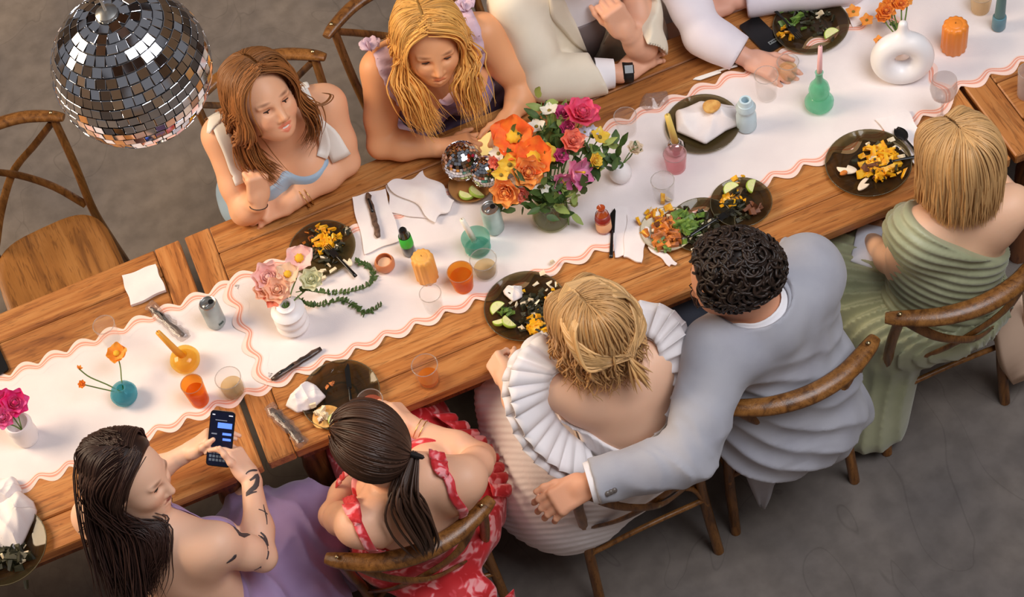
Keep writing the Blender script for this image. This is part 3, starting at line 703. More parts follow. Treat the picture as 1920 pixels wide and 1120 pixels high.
def hair(h, mt, n=320, az=(.75, 2*math.pi-.75), length=.3, fall=(0, 0, -1), wave=.006, wl=.1, part=0.0, root=(.075, -.05), shell=(.108, .087, .102), cz=.026, rad=.0046, pend=1.7, gather=None, spread=.012, seed=1,
         tipc=(1, 1, 1), lenf=None, collide=True, name='hair', cap=True, rootc=(.72, .70, .70), parent=None, capcut=None, over=None, jit=.2, back=None):
    """strands combed from a parting over the scalp, then falling"""
    r = np.random.default_rng(seed); m = MB(); R, c, k = h.hR, h.hc, h.hs; fl = nrm(fall); floc = R.T@fl
    S = h.S; paths = []; NP = 20
    for i in range(n):
        a = az[0]+(az[1]-az[0])*(i+r.uniform(-.5, .5))/n; fa = abs(((a+math.pi) % (2*math.pi))-math.pi)      # 0 = front
        lay = r.uniform(-.06, .05); xr = root[0]+(root[1]-root[0])*np.clip((fa-.5)/2.3, 0, 1)+r.normal()*.012
        L = (length if lenf is None else lenf(a))*r.uniform(1-jit, 1.05); pe = pend*r.uniform(.92, 1.05)
        ps = np.linspace(.04, pe, 11); pts = []
        for p in ps:
            w = (1-p/pe)**1.3
            pts.append((xr*w+shell[0]*(1+lay)*math.sin(p)*math.cos(a)*(1-.15*w), part*w+shell[1]*(1+lay)*math.sin(p)*math.sin(a), cz+shell[2]*(1+lay)*(math.cos(p)*(1-w)+w*.985*math.sqrt(max(0, 1-(xr/shell[0])**2-(part/shell[1])**2)))))
        tan = np.array(pts[-1])-np.array(pts[-2]); tan = nrm(tan); pos = np.array(pts[-1]); st = L/(NP-11); tgt = None if gather is None else np.array(gather)
        for j in range(NP-11):
            dr = floc if tgt is None else nrm(tgt+floc*.0-pos)*(1 if np.linalg.norm(tgt-pos) > .03 else 0)+floc*.6
            if back is not None and j < 6: dr = dr+np.array(back)*(1-j/6)
            tan = nrm(tan*.45+dr*.55); pos = pos+tan*st; pts.append(tuple(pos))
        P = np.array(pts)*k; P = c+P@R.T
        cl = (i*7//max(1, n//26)); ph = cl*1.7+r.normal()*.25; s_ = np.linspace(0, 1, NP); am = wave*np.clip((s_-.3)/.5, 0, 1)*r.uniform(.7, 1.3)
        arc = np.r_[0, np.cumsum(np.linalg.norm(np.diff(P, axis=0), axis=1))]
        T = np.gradient(P, axis=0); T /= np.linalg.norm(T, axis=1)[:, None]+1e-9; B = np.cross(T, WX+.3*WY); B /= np.linalg.norm(B, axis=1)[:, None]+1e-9; C2 = np.cross(T, B)
        P = P+B*(am*np.sin(arc/wl*6.28+ph))[:, None]+C2*(am*np.cos(arc/wl*6.28+ph*1.3))[:, None]+r.normal(size=3)*spread*np.clip(s_-.35, 0, 1)[:, None]
        paths.append(P)
    P = np.array(paths)
    if collide:
        q = P[:, 9:].reshape(-1, 3); d = S.at(q); lo = d < .007
        if lo.any(): q[lo] = S.project(q[lo], .009, 3)
        P[:, 9:] = q.reshape(P[:, 9:].shape)
    for i in range(n):
        s_ = np.linspace(0, 1, NP); rr = rad*r.uniform(.75, 1.2)*np.clip(np.minimum(.55+s_*2, (1.03-s_)*3.2), .12, 1)
        v = r.uniform(.72, 1.22); cc = np.array(rootc)*(1-s_[:, None])+np.array(tipc)*s_[:, None]; cc = np.minimum(cc*v, 1.6)
        m.tube(P[i], rr, 4, flat=.6, col=np.repeat(cc, 4, 0), cap=False)
    if cap:
        C = SDF(); C.u(ell(h.g(-.010, part*.2, cz+.003), np.array(shell)*.955*k, R), .01); pl = plane(h.g(.052, 0, .07), R@nrm((1, 0, -.42))); C.cut(pl, .02); C.cut(plane(h.g(0, 0, -.075), R@nrm((.9, 0, -1))), .02)
        V, Q = sdf_mesh(C, .006); m.add(V, Q.tolist(), 0, np.tile(np.array(rootc)*.85, (len(V), 1)))
    return m.build(name, mt, parent or h.t, col=True)
def strand(m, pts, rad, col=(1, 1, 1), n=18, sides=5, flat=.8):
    s_ = np.linspace(0, 1, n); m.tube(spline(pts, n), rad*np.clip(np.minimum(.6+s_*2, (1.02-s_)*3.5), .1, 1), sides, flat=flat, col=np.tile(np.array(col, float), (n*sides, 1)), cap=False)
# ================================================================ person in pale blue
blue_m = mat('pale_blue_satin', (160, 184, 205), .5, noise=(140, 166, 190), scale=6, sheen=.3)
white_m = mat('white_satin', (240, 234, 226), .6, sheen=.2)
fold = lambda seed, fr, amp, st=(1, 1, 1): (lambda w: (lambda x, y, z: amp*w(x, y, z)))(waves(seed, fr, 6, st))
p = Human('person', 'person in a pale blue dress with white shoulder ties and long brown hair', (.13, .52, 0))
p.torso((.12, .62, .57), (.13, .545, .85), (.135, .515, 1.06), A(612, 197, 1.0), A(415, 255, 1.0), (0, -1, 0), w=1.12, bust=.1)
p.head(A(492, 186, 1.2), imv(.46, -.30, .84), imv(-.47, .85, .3), smile=1, sz=1.07)
p.arm('R', A(458, 396, .805), A(484, 376, .895), 1.22).arm('L', A(648, 303, .815), A(542, 381, .80), 1.25)
p.hand('R', A(484, 378, .905), (.03, .03, .1), (.1, -1, .1), (1, 0, .1), curl=(1.35, 1.4, 1.45, 1.5), tdir=(.55, .25, -.7), sc_=1)
p.hand('L', A(542, 381, .80), A(470, 410, .79)-A(542, 381, .80), (0, -.3, 1), (-.2, 1, 0), curl=(.35, .35, .4, .45), tdir=(.8, .5, .1), sc_=.98)
p.legs((.22, .2, .5), (.02, .2, .5), (.22, .18, .09), (.02, .18, .09))
p.body((238, 180, 142), lips=(.93, .50, .48))
p.eyes(.75, look=(1, -.3, -.1))
p.cloth('dress', ('torso', 'legs'), .009, blue_m, [plane(p.chest+WZ*.055+p.fw*.1, nrm(WZ+.25*p.fw)), plane((0, 0, .25), (0, 0, -1))], fold(11, 55, .004), extra=[(ell(p.pel+V3(-.02, .0, -.02), (.23, .2, .13)), .06)])
D1 = p.last
for pts in ([(452, 345, .93), (437, 300, 1.0), (420, 255, 1.05), (405, 225, 1.05)], [(607, 300, .93), (598, 255, 1.0), (585, 215, 1.05), (566, 170, 1.06)]):
    p.ribbon('shoulder_strap', [A(*q) for q in pts], (.036, .042, .05, .04), white_m, off=.009)
p.ribbon('strap_tail', [A(*q) for q in ((575, 205, 1.06), (600, 235, 1.0), (622, 268, .95), (642, 300, .88))], (.02, .045, .062, .07), white_m, off=.008, n=12)
p.ribbon('strap_bow', [A(*q) for q in ((400, 252, 1.04), (404, 228, 1.07), (416, 212, 1.09))], (.012, .05, .02), white_m, off=.012, n=10)
p.ribbon('strap_bow', [A(*q) for q in ((552, 142, 1.09), (562, 152, 1.08), (578, 178, 1.05))], (.012, .045, .03), white_m, off=.012, n=10)
HM = hair_mat((156, 104, 58), 'brown')
hb = hair(p, HM, n=950, rad=.0031, lenf=lambda a: .05 if abs(((a+math.pi) % (2*math.pi))-math.pi) < 2.0 else .24, wave=.012, wl=.16, back=(-.5, 0, 0), az=(1.15, 2*math.pi-1.1), seed=3, tipc=(1.2, 1.1, .95), rootc=(.6, .58, .56), part=.012, shell=(.122, .104, .112))
m = MB(); r_ = np.random.default_rng(4)
P1 = p
def lock(m, roots, px, n, seed, rad, tint, sp=(.010, .014), wz=.0, curl=0.0, h=None, lo=.7, hi=1.3, shell=(.124, .104, .114)):
    """a bundle of long strands: head-local roots, then points of the fall kept outside the body"""
    r = np.random.default_rng(seed); h = h or p; B = np.array([h.g(*q) for q in roots]+[A(*q) for q in px]); K = len(B); nr = len(roots)
    w = np.linspace(sp[0], sp[1], K)
    PP = []; K2 = 24; s_ = np.linspace(0, 1, K2)
    for i in range(n):
        o = r.normal(size=3)*V3(1, 1, .5); ph = r.normal()*.5+(i % 5)*1.2; P = B+np.outer(w, o)+r.normal(size=(K, 3))*.003
        P = spline(P, K2); P += np.outer(curl*np.clip(s_-.35, 0, 1)*np.sin(s_*9+ph), WX)+np.outer(curl*np.clip(s_-.35, 0, 1)*np.cos(s_*9+ph), WY); PP.append(P)
    PP = np.array(PP); e0 = int(K2*(nr-.5)/K)
    q = (PP[:, :e0]-h.hc)@h.hR/h.hs-np.array((0, 0, .026)); k0 = np.linalg.norm(q/np.array(shell), axis=2, keepdims=True); q = q/k0*np.clip(k0, .98, 1.08)
    PP[:, :e0] = h.hc+((q+np.array((0, 0, .026)))*h.hs)@h.hR.T
    q = PP[:, 6:].reshape(-1, 3); bad = h.S.at(q) < .006
    if bad.any(): q[bad] = h.S.project(q[bad], .012, 3)+r.normal(size=(bad.sum(), 3))*.004
    PP[:, 6:] = q.reshape(PP[:, 6:].shape)
    for _ in range(2): PP[:, 1:-1] = PP[:, 1:-1]*.5+(PP[:, :-2]+PP[:, 2:])*.25
    for P in PP:
        rr = rad*r.uniform(.7, 1.2)*np.clip(np.minimum(.6+s_*2, (1.03-s_)*3.2), .1, 1); c = np.array(tint)*r.uniform(lo, hi)
        m.tube(P, rr, 4, flat=.6, col=np.tile(c, (K2*4, 1)), cap=False)
lock(m, [(.062, -.012, .118), (.052, -.068, .092), (.040, -.102, .02), (.045, -.108, -.06)], [(455, 255, 1.10), (468, 290, 1.03), (488, 315, .97), (512, 330, .94)], 220, 4, .0036, (1.05, .95, .84), (.011, .02), curl=.012)
lock(m, [(.062, .012, .118), (.062, .066, .088), (.050, .092, .02), (.045, .094, -.06)], [(578, 205, 1.12), (590, 235, 1.06), (578, 268, 1.0)], 90, 5, .0034, (.85, .75, .66), (.009, .014), curl=.01)
for i in range(5):
    b = r_.normal(size=2)*2
    strand(m, [A(560, 165, 1.2), A(590+b[0], 195+b[1], 1.14), A(612+b[0], 192+b[1], 1.13), A(622+b[0], 178+b[1], 1.12), A(606+b[0], 174+b[1], 1.12)], .0022, (.8, .7, .6))
m.build('front_locks', HM, p.t, col=True)
m = MB(); m.tube(np.array([A(485, 386, .893)+axes((.03, .04, .1))[:, 0]*.0285*math.cos(a)+axes((.03, .04, .1))[:, 1]*.0285*math.sin(a) for a in np.linspace(0, 6.28, 20)]), .0016, 6); m.build('wrist_band', mat('dark_band', (48, 40, 34), .6), p.t)
q0 = A(572, 370, .80); Rx = axes(A(542, 381, .8)-A(648, 303, .815)); m = MB()
for k in (-.008, .008): m.tube(np.array([q0+Rx[:, 2]*k+(Rx[:, 0]*math.cos(a)+Rx[:, 1]*math.sin(a))*.0365 for a in np.linspace(0, 6.28, 24)]), .0017, 6)
m.build('bracelet', mat('gold', (220, 180, 110), .25, 1), p.t)
# ================================================================ person with blonde waves
lav_m = mat('lavender_satin', (134, 106, 140), .5, noise=(112, 86, 120), scale=7, sheen=.3)
lavl_m = mat('lavender_frill', (214, 184, 198), .8)
p = Human('person', 'person with long blonde waves in a lavender dress looking down at a phone', (.68, .6, 0))
p.torso((.67, .69, .57), (.69, .585, .85), (.69, .56, 1.06), A(908, 62, 1.0), A(712, 130, 1.0), (0, -1, 0), w=1.05, bust=.11)
p.head(A(806, 78, 1.19), imv(.16, -.66, .62), imv(-.22, .9, .5), sz=1.05)
p.arm('R', A(714, 272, .81), A(830, 277, .80), 1.2).arm('L', A(985, 168, .81), A(958, 214, .805), 1.2)
p.hand('R', A(830, 277, .802), A(880, 262, .8)-A(830, 277, .80), (-.1, .3, 1), (.2, 1, .2), curl=(.3, .55, .6, .65), tdir=(.75, .6, .0), sc_=.95)
p.hand('L', A(958, 214, .805), A(940, 262, .79)-A(958, 214, .80), (.4, .2, .8), (-1, .3, .1), curl=(.5, .55, .6, .65), tdir=(.7, .6, .0), sc_=.95)
p.legs((.78, .26, .5), (.57, .26, .5), (.78, .22, .09), (.57, .22, .09))
p.body((236, 170, 122), lips=(.92, .56, .5))
p.eyes(.9, look=(1, 0, -.5))
gath = waves(23, 95, 6, (.25, 1, 1.6))
p.cloth('dress', ('torso', 'legs'), .010, lav_m, [plane(p.chest+WZ*.045+p.fw*.1, nrm(WZ+.2*p.fw)), plane((0, 0, .25), (0, 0, -1))], lambda x, y, z: .0045*gath(x, y, z)+.003*np.sin(210*(z-.9+.35*np.abs(x-.70))), extra=[(ell(p.pel+V3(.03, -.02, .0), (.25, .2, .14)), .06)])
for pts in ([(760, 195, .93), (748, 165, 1.0), (730, 125, 1.06), (716, 95, 1.07)], [(890, 160, .93), (892, 110, 1.0), (880, 60, 1.06), (866, 22, 1.07)]):
    p.ribbon('frilled_strap', [A(*q) for q in pts], (.03, .055, .075, .06), lavl_m, off=.010, wig=.006, n=26)
for q, w in (((700, 98, 1.06), 1), ((872, 16, 1.07), 1)):
    m = MB(); c = p.S.project([A(*q)], .02)[0]; r_ = np.random.default_rng(int(q[0]))
    for i in range(7):
        a = i/7*6.28; d = V3(math.cos(a), math.sin(a)*.6, .5); pts = [c+d*.012*k+V3(0, 0, .006*math.sin(k*2+i)) for k in range(4)]
        m.tube(np.array(pts), (.008, .02, .022, .006), 8, flat=.2)
    m.build('shoulder_bow', lavl_m, p.t)
m = MB(); m.tube(spline([A(825, 190, .98), A(835, 192, .96), A(848, 182, .96), A(856, 172, .97)], 10), (.006, .014, .012, .016, .018, .018, .02, .016, .012, .006), 8, flat=.5); m.build('front_tie', lavl_m, p.t)
HM = hair_mat((236, 180, 98), 'blonde')
hair(p, HM, n=950, rad=.0031, lenf=lambda a: .05 if abs(((a+math.pi) % (2*math.pi))-math.pi) < 2.0 else .26, wave=.014, back=(-.4, 0, 0), wl=.15, az=(1.0, 2*math.pi-1.0), seed=9, tipc=(1.05, 1.0, .95), rootc=(.85, .8, .74), part=-.015, shell=(.124, .104, .112))
m = MB(); r_ = np.random.default_rng(14)
lock(m, [(.060, -.02, .118), (.058, -.078, .09), (.040, -.104, .02), (.04, -.112, -.06)], [(770, 170, 1.10), (785, 205, 1.02), (808, 238, .95)], 260, 14, .0038, (1.02, .96, .88), (.013, .024), curl=.02)
lock(m, [(.060, -.01, .118), (.060, .074, .09), (.042, .104, .02), (.04, .112, -.06)], [(868, 135, 1.10), (880, 170, 1.02), (892, 212, .96)], 260, 15, .0038, (1.02, .96, .88), (.013, .022), curl=.02)
m.build('front_locks', HM, p.t, col=True)
# ================================================================ cream suit
cream_m = mat('cream_wool', (236, 226, 206), .85, noise=(226, 214, 193), scale=5, sheen=.15)
shirt_m = mat('white_cotton', (240, 236, 238), .8, noise=(228, 224, 228), scale=6)
vest_m = mat('grey_vest', (128, 116, 116), .75)
trou_m = mat('trousers_tan', (190, 176, 152), .85)
p = Human('person', 'person in a cream suit jacket and black watch, chin resting on one hand', (1.19, .58, 0))
p.torso((1.19, .70, .57), (1.18, .585, .86), (1.185, .545, 1.09), (1.385, .55, 1.03), (.985, .555, 1.03), (0, -1, 0), w=1.12)
p.head((1.19, .47, 1.27), (.15, -1, -.15), (0, -.1, 1), sz=1.05)
p.arm('R', A(1025, 148, .83), A(1172, 136, .80), 1.12).arm('L', A(1207, 92, .835), A(1176, 62, .93), 1.12)
p.hand('R', A(1172, 136, .80), A(1245, 85, .80)-A(1172, 136, .80), (-.1, -.4, 1), (-.2, 1, .2), curl=(.3, .35, .4, .4), tdir=(.85, .45, .0), sc_=1.05)
p.hand('L', A(1176, 62, .93), A(1148, 18, 1.02)-A(1176, 62, .93), (0, -1, .4), (-1, -.1, .2), curl=(1.25, 1.3, 1.35, 1.4), tdir=(.75, .3, -.5), sc_=1.08)
p.legs((1.3, .24, .51), (1.07, .24, .51), (1.3, .2, .09), (1.07, .2, .09))
p.body((228, 172, 142), lips=(.9, .6, .56))
hair(p, hair_mat((70, 48, 32), 'dark_short'), n=150, length=.03, pend=1.5, az=(.3, 2*math.pi-.3), wave=0, seed=5)
p.cloth('shirt', ('torso',), .008, shirt_m, [plane((0, 0, .52), (0, 0, -1)), plane(p.neck+WZ*.02, nrm(WZ-.2*p.fw))])
p.cloth('waistcoat', ('torso',), .014, vest_m, [plane((0, 0, .52), (0, 0, -1)), plane(p.chest+WZ*.06, WZ), plane(p.pel-p.fw*.0, -p.fw)])
w1 = waves(31, 40); fj = lambda x, y, z: .006*w1(x, y, z)
wedge = lambda x, y, z: -np.maximum(np.abs(x-(1.195+.05*(z-.8)))-(.028+.20*np.clip(z-.78, 0, 1)), (y-.545))
elR, wrR, elL, wrL = A(1025, 148, .83), A(1172, 136, .80), A(1207, 92, .835), A(1176, 62, .93)
p.cloth('jacket', ('torso', 'armL', 'armR'), .023, cream_m, [plane((0, 0, .46), (0, 0, -1)), plane(p.neck+WZ*.03, nrm(WZ-.2*p.fw)), wedge,
        armcut(elR, wrR, .80), armcut(elL, wrL, .72)], fj, vox=.008,
        extra=[(ell((1.05, .52, .66), (.10, .09, .2)), .06), (ell((1.36, .50, .72), (.07, .08, .16)), .06), (rcone(elL, .052, wrL, .048), .02), (rcone(elR, .052, wrR, .044), .02)])
m = MB()
for k0, k1, r0, r1 in ((.62, .86, .056, .047), (.86, .8, .047, .036)): m.tube(np.array([elR+(wrR-elR)*(k0+(k1-k0)*u) for u in (0, .5, 1)]), (r0, (r0+r1)/2, r1), 20, cap=False)
m.build('shirt_cuff', shirt_m, p.t)
Rx = axes(wrR-elR); m = MB(); c = wrR+Rx[:, 2]*.008
Pw = np.array([c+(Rx[:, 0]*math.cos(a)*1.0+Rx[:, 1]*math.sin(a)*1.0)*.0305 for a in np.linspace(0, 6.283, 22)]); m.tube(Pw, .011, 6, flat=.22, up=None)
m2 = MB()
v = []; 
for a in np.linspace(0, 6.283, 24):
    e = Rx[:, 0]*math.cos(a)+Rx[:, 1]*math.sin(a); v.append([c+e*.030-Rx[:, 2]*.017, c+e*.034-Rx[:, 2]*.016, c+e*.034+Rx[:, 2]*.016, c+e*.030+Rx[:, 2]*.017])
m2.sheet(np.array(v)); wt = m2.build('watch_strap', mat('black_rubber', (22, 21, 22), .5), p.t)
MB().box(c+nrm(V3(0, -.5, 1))*.034, (.034, .034, .009), axes(nrm(V3(0, -.5, 1)), wrR-elR), bev=.004).build('watch_case', mat('watch_glass', (14, 14, 16), .15), p.t, smooth=False)
m = MB()     # lapels
for s_ in (-1, 1):
    P = [(1.19+s_*.02, .44, .80), (1.185+s_*.06, .425, .92), (1.185+s_*.085, .455, 1.02), (1.185+s_*.07, .52, 1.09)]
    p.ribbon('lapel', P, (.01, .05, .06, .04), cream_m, S=p.last, off=.003, n=14)
# ================================================================ white shirt reaching
p = Human('person', 'person in a white shirt reaching out over the runner for a clear glass', (1.64, .56, 0))
p.torso((1.64, .69, .57), (1.66, .575, .86), (1.665, .535, 1.09), (1.86, .53, 1.03), (1.475, .50, 1.02), (0, -1, 0), w=1.1)
p.head((1.665, .45, 1.28), (-.1, -1, -.2), (0, -.1, 1), sz=1.05)
elR, wrR, elL, wrL = A(1322, 66, .85), A(1395, 106, .80), A(1590, -32, .815), A(1372, 2, .80)
p.arm('R', elR, wrR, 1.12).arm('L', elL, wrL, 1.12)
p.hand('R', wrR+nrm(wrR-elR)*.012, A(1452, 128, .80)-A(1392, 104, .80), (0, -.3, 1), (-.1, 1, 0), curl=(.30, .35, .4, .4), tdir=(.8, .55, -.2), sc_=1.05)
p.hand('L', wrL, A(1320, 10, .80)-wrL, (0, -.3, 1), (0, -1, .2), curl=(.5, .55, .6, .6), tdir=(.8, .5, -.1), sc_=1.05)
p.legs((1.75, .22, .51), (1.54, .22, .51), (1.75, .2, .09), (1.54, .2, .09))
p.body((226, 170, 146), lips=(.9, .6, .56))
hair(p, hair_mat((70, 48, 32), 'dark_short'), n=150, length=.03, pend=1.5, az=(.3, 2*math.pi-.3), wave=0, seed=6)
w2 = waves(37, 45)
p.cloth('shirt', ('torso', 'armL', 'armR'), .016, mat('white_shirt', (242, 234, 240), .8, noise=(230, 220, 228), scale=5), [plane((0, 0, .5), (0, 0, -1)), plane(p.neck+WZ*.02, nrm(WZ-.2*p.fw)),
        armcut(elR, wrR, .88), armcut(elL, wrL, .88)],
        lambda x, y, z: .006*w2(x, y, z), vox=.008, extra=[(rcone(elR, .052, wrR, .043), .02), (rcone(elL, .052, wrL, .043), .02)])
Rx = axes(wrR-elR); c = elR+(wrR-elR)*.87
MB().tube(np.array([c+(Rx[:, 0]*math.cos(a)+Rx[:, 1]*math.sin(a))*.042 for a in np.linspace(0, 6.28, 24)]), .003, 6).build('cuff_edge', mat('black_rubber', (22, 21, 22), .5), p.t)
# ================================================================ tattooed person with the phone
SK = (240, 192, 162)
lil_m = mat('lilac_crepe', (172, 146, 186), .7, noise=(152, 126, 168), scale=5, sheen=.2)
p = Human('person', 'person with long dark hair and tattooed arm holding up a lit phone', (-.60, -.75, 0))
shL, shR = A(172, 968, 1.0), A(408, 1020, 1.0)
p.torso((-.565, -.83, .58), (-.60, -.775, .85), A(292, 985, 1.05), shL, shR, (.3, 1, 0), w=1.05, bust=.06)
p.head(A(243, 893, 1.20), imv(.93, -.10, .30), imv(-.40, .72, .55), sz=1.06)
elR, wrR = A(492, 1045, .84), A(470, 895, .865)
elL, wrL = A(262, 900, .83), A(352, 848, .865)
p.arm('R', elR, wrR, 1.12).arm('L', elL, wrL, 1.0)
p.hand('R', wrR, A(437, 845, .905)-wrR, imv(.75, .2, .6), imv(-.5, .6, .6), curl=(.55, .6, .62, .65), tdir=(.75, .45, .25), sc_=.98, tcurl=.25)
p.hand('L', wrL, A(398, 812, .905)-wrL, imv(-.2, .55, .3), imv(.2, -.5, .8), curl=(.35, .4, .45, .45), tdir=(.8, .5, .2), sc_=.95)
p.legs((-.40, -.48, .52), (-.26, -.62, .52), (-.38, -.42, .09), (-.22, -.5, .09))
p.body(SK, lips=(.36, .12, .13))
p.eyes(.5, lash=(20, 14, 14), look=(1, 0, -.15))
w3 = waves(41, 38, 6); P6 = p
p.cloth('dress', ('torso', 'legs'), .012, lil_m, [lambda x, y, z: z-(.80+.9*np.clip((x+.56)*(.35)+(y+.80), -.16, .2)), plane((0, 0, .12), (0, 0, -1))],
        lambda x, y, z: .008*w3(x, y, z)+.014*np.abs(np.sin(26*(x+.5*y+.3*z)+2.2*w3(x, y, z))),
        extra=[(rcone((-.55, -.83, .53), .15, (-.30, -.66, .50), .13), .08), (rcone((-.45, -.66, .52), .12, (-.25, -.60, .5), .12), .08), (ell((-.36, -.86, .42), (.16, .14, .17)), .08), (rcone((-.28, -.62, .48), .12, (-.24, -.55, .18), .15), .1), (rcone((-.42, -.9, .45), .12, (-.36, -.92, .22), .14), .1)])
p.ribbon('halter_strap', [A(312, 925, 1.1), A(345, 935, 1.03), A(385, 958, .97), A(420, 985, .93)], (.02, .028, .03, .035), lil_m, off=.004)
HM = hair_mat((56, 36, 30), 'espresso')
hair(p, HM, n=1100, rad=.0033, length=.36, wave=.008, wl=.16, back=(-.2, 0, 0), az=(1.45, 2*math.pi-1.95), seed=21, rootc=(.75, .75, .75), tipc=(.9, .8, .75), part=-.018, shell=(.118, .098, .108), pend=1.75)
m = MB()
lock(m, [(-.02, .0, .128), (-.075, .02, .105), (-.108, .03, .04)], [(188, 955, 1.13), (205, 1015, 1.05), (226, 1072, .98), (240, 1118, .92)], 260, 31, .0036, (.8, .72, .7), (.012, .03), curl=.014)
lock(m, [(.0, -.035, .124), (-.055, -.07, .09), (-.085, -.08, .02)], [(232, 968, 1.12), (248, 1030, 1.04), (256, 1085, .97), (262, 1122, .93)], 240, 34, .0036, (.8, .72, .7), (.012, .026), curl=.014)
lock(m, [(.05, -.02, .118), (.03, -.085, .08), (.0, -.105, .0), (-.01, -.10, -.07)], [(280, 972, 1.10), (304, 1006, 1.06), (298, 1045, 1.03), (288, 1075, 1.0)], 70, 32, .0032, (.8, .7, .68), (.008, .012), curl=.02)
lock(m, [(.0, -.06, .11), (-.05, -.09, .04), (-.06, -.09, -.05)], [(280, 985, 1.08), (290, 1050, 1.0), (270, 1110, .93)], 100, 33, .0034, (.8, .7, .68), (.012, .02), curl=.015)
m.build('loose_locks', HM, p.t, col=True)
tat = mat('tattoo_ink', (74, 64, 66), .6)
def ink(pts, w): p.ribbon('tattoo', [A(*q) for q in pts], w, tat, off=.0006, n=14, thick=.0008, parent=p.bo)
Zr = lambda x, y: .84+.03*(1045-y)/150
for pts, w in (([(470, 905), (482, 892), (478, 915), (466, 930), (480, 925)], (.006, .012, .016, .01, .003)), ([(463, 890), (475, 886), (485, 880)], (.003, .008, .003)),
               ([(484, 960), (505, 962)], (.003, .003)), ([(496, 945), (499, 985)], (.002, .005, .002)), ([(488, 1000), (498, 1012), (492, 1030), (484, 1022), (490, 1010)], (.004, .012, .01, .004)),
               ([(475, 1030), (480, 1042), (496, 1036)], (.003, .006, .004)), ([(405, 985), (412, 998), (430, 1000), (440, 992), (452, 1000), (470, 1020)], (.004, .010, .020, .026, .02, .004)),
               ([(404, 985), (415, 980), (420, 986)], (.004, .006, .003)), ([(440, 1060), (452, 1052), (462, 1064), (446, 1068), (436, 1072)], (.003, .014, .012, .01, .004)), ([(455, 1048), (460, 1058)], (.002, .006, .002)), ([(476, 1048), (482, 1056), (474, 1062)], (.003, .005, .002))):
    ink([(x, y, 1.0 if x < 470 and y > 970 else .88) for x, y in pts], w)
MB().lathe([(.004*math.sin(a), .004*math.cos(a)) for a in np.linspace(0, 3.14, 6)], 8, c=p.g(-.0, -.088, -.045)).build('earring', mat('silver', (220, 216, 210), .2, 1), p.t)
# ================================================================ person in red
def floral():
    m = mat('red_floral', (206, 34, 40), .65, sheen=.2); nt = m.node_tree; N = nt.nodes; L = nt.links; b = N['Principled BSDF']
    tc = N.new('ShaderNodeTexCoord'); v = N.new('ShaderNodeTexNoise'); v.inputs['Scale'].default_value = 26; v.inputs['Detail'].default_value = 1.5; v.inputs['Distortion'].default_value = .8; L.new(tc.outputs['Object'], v.inputs['Vector'])
    r = N.new('ShaderNodeValToRGB'); e = r.color_ramp.elements; e[0].position = .50; e[0].color = (*lin((200, 26, 34)), 1); e[1].position = .62; e[1].color = (*lin((246, 160, 162)), 1); k = e.new(.56); k.color = (*lin((228, 74, 84)), 1)
    L.new(v.outputs['Fac'], r.inputs[0]); L.new(r.outputs[0], b.inputs['Base Color']); return m
red_m = floral()
p = Human('person', 'person in a red floral dress with a dark ponytail lifting a glass', (.08, -.8, 0))
shL, shR = A(668, 985, 1.0), A(872, 896, 1.0)
p.torso((.07, -.82, .57), (.085, -.88, .84), (.085, -.885, 1.06), shL, shR, (0, 1, 0), w=1.02, bust=.06)
p.head(A(700, 838, 1.20), (-.28, .92, -.22), (-.1, .1, 1), sz=1.08)
elR, wrR = A(902, 858, .83), A(775, 800, .88); elL, wrL = (-.15, -.76, .76), (.0, -.56, .66)
p.arm('R', elR, wrR, 1.08).arm('L', elL, wrL, 1.08)
p.hand('R', wrR, A(728, 748, .90)-wrR, imv(.5, .7, .3), imv(-.7, -.1, .6), curl=(.5, .55, .6, .65), tdir=(.8, .5, -.1), sc_=.95)
p.hand('L', wrL, (.1, .1, 0), (0, -.2, 1), (1, 0, 0), curl=(.3, .3, .3, .3), sc_=.95)
p.legs((-.03, -.42, .52), (.18, -.42, .52), (-.03, -.44, .09), (.18, -.44, .09))
p.body((232, 180, 148), lips=(.8, .5, .46))
w4 = waves(43, 60, 6); P7 = p
p.cloth('dress', ('torso', 'legs'), .012, red_m, [lambda x, y, z: z-(.79+.75*np.clip(y+.88, -.02, .2)), plane((0, 0, .16), (0, 0, -1))], lambda x, y, z: .009*w4(x, y, z),
        extra=[(ell((.08, -.78, .49), (.22, .18, .09)), .06), (rcone((.07, -.7, .50), .16, (.12, -.45, .50), .16), .06), (rcone((.24, -.72, .50), .10, (.28, -.62, .40), .11), .08), (ell((.05, -1.0, .42), (.15, .05, .07)), .06)])
D7 = p.last
for pts in ([(655, 935, 1.05), (672, 985, 1.06), (690, 1015, .98), (715, 1030, .9)], [(812, 862, 1.04), (838, 895, 1.07), (858, 930, .98), (865, 965, .88)]):
    p.ribbon('strap', [A(*q) for q in pts], .026, red_m, off=.006, wig=.002)
    p.ribbon('strap_frill', [A(*q) for q in pts[:2]], (.035, .05, .02), red_m, off=.012, wig=.008, n=14)
def ruffle(m, curve, out, w, n=60, amp=.012, fr=9, seed=0, col=None):
    """frilled strip hanging from a curve"""
    C = spline(curve, n); out = np.asarray(out, float); G = []
    r = np.random.default_rng(seed); ph = np.cumsum(r.uniform(.5, 1.5, n))*fr/n*6.28
    T = np.gradient(C, axis=0); T /= np.linalg.norm(T, axis=1)[:, None]; O = np.tile(nrm(out), (n, 1)) if out.ndim == 1 else np.array([nrm(q) for q in (spline(out, n))])
    B = np.cross(T, O); B /= np.linalg.norm(B, axis=1)[:, None]+1e-9
    for k in np.linspace(0, 1, 6): G.append(C+O*w*k+B*(amp*k**.8*np.sin(ph))[:, None]+T*(amp*.6*k*np.cos(ph))[:, None])
    G = np.stack(G, 1); m.sheet(G); return G
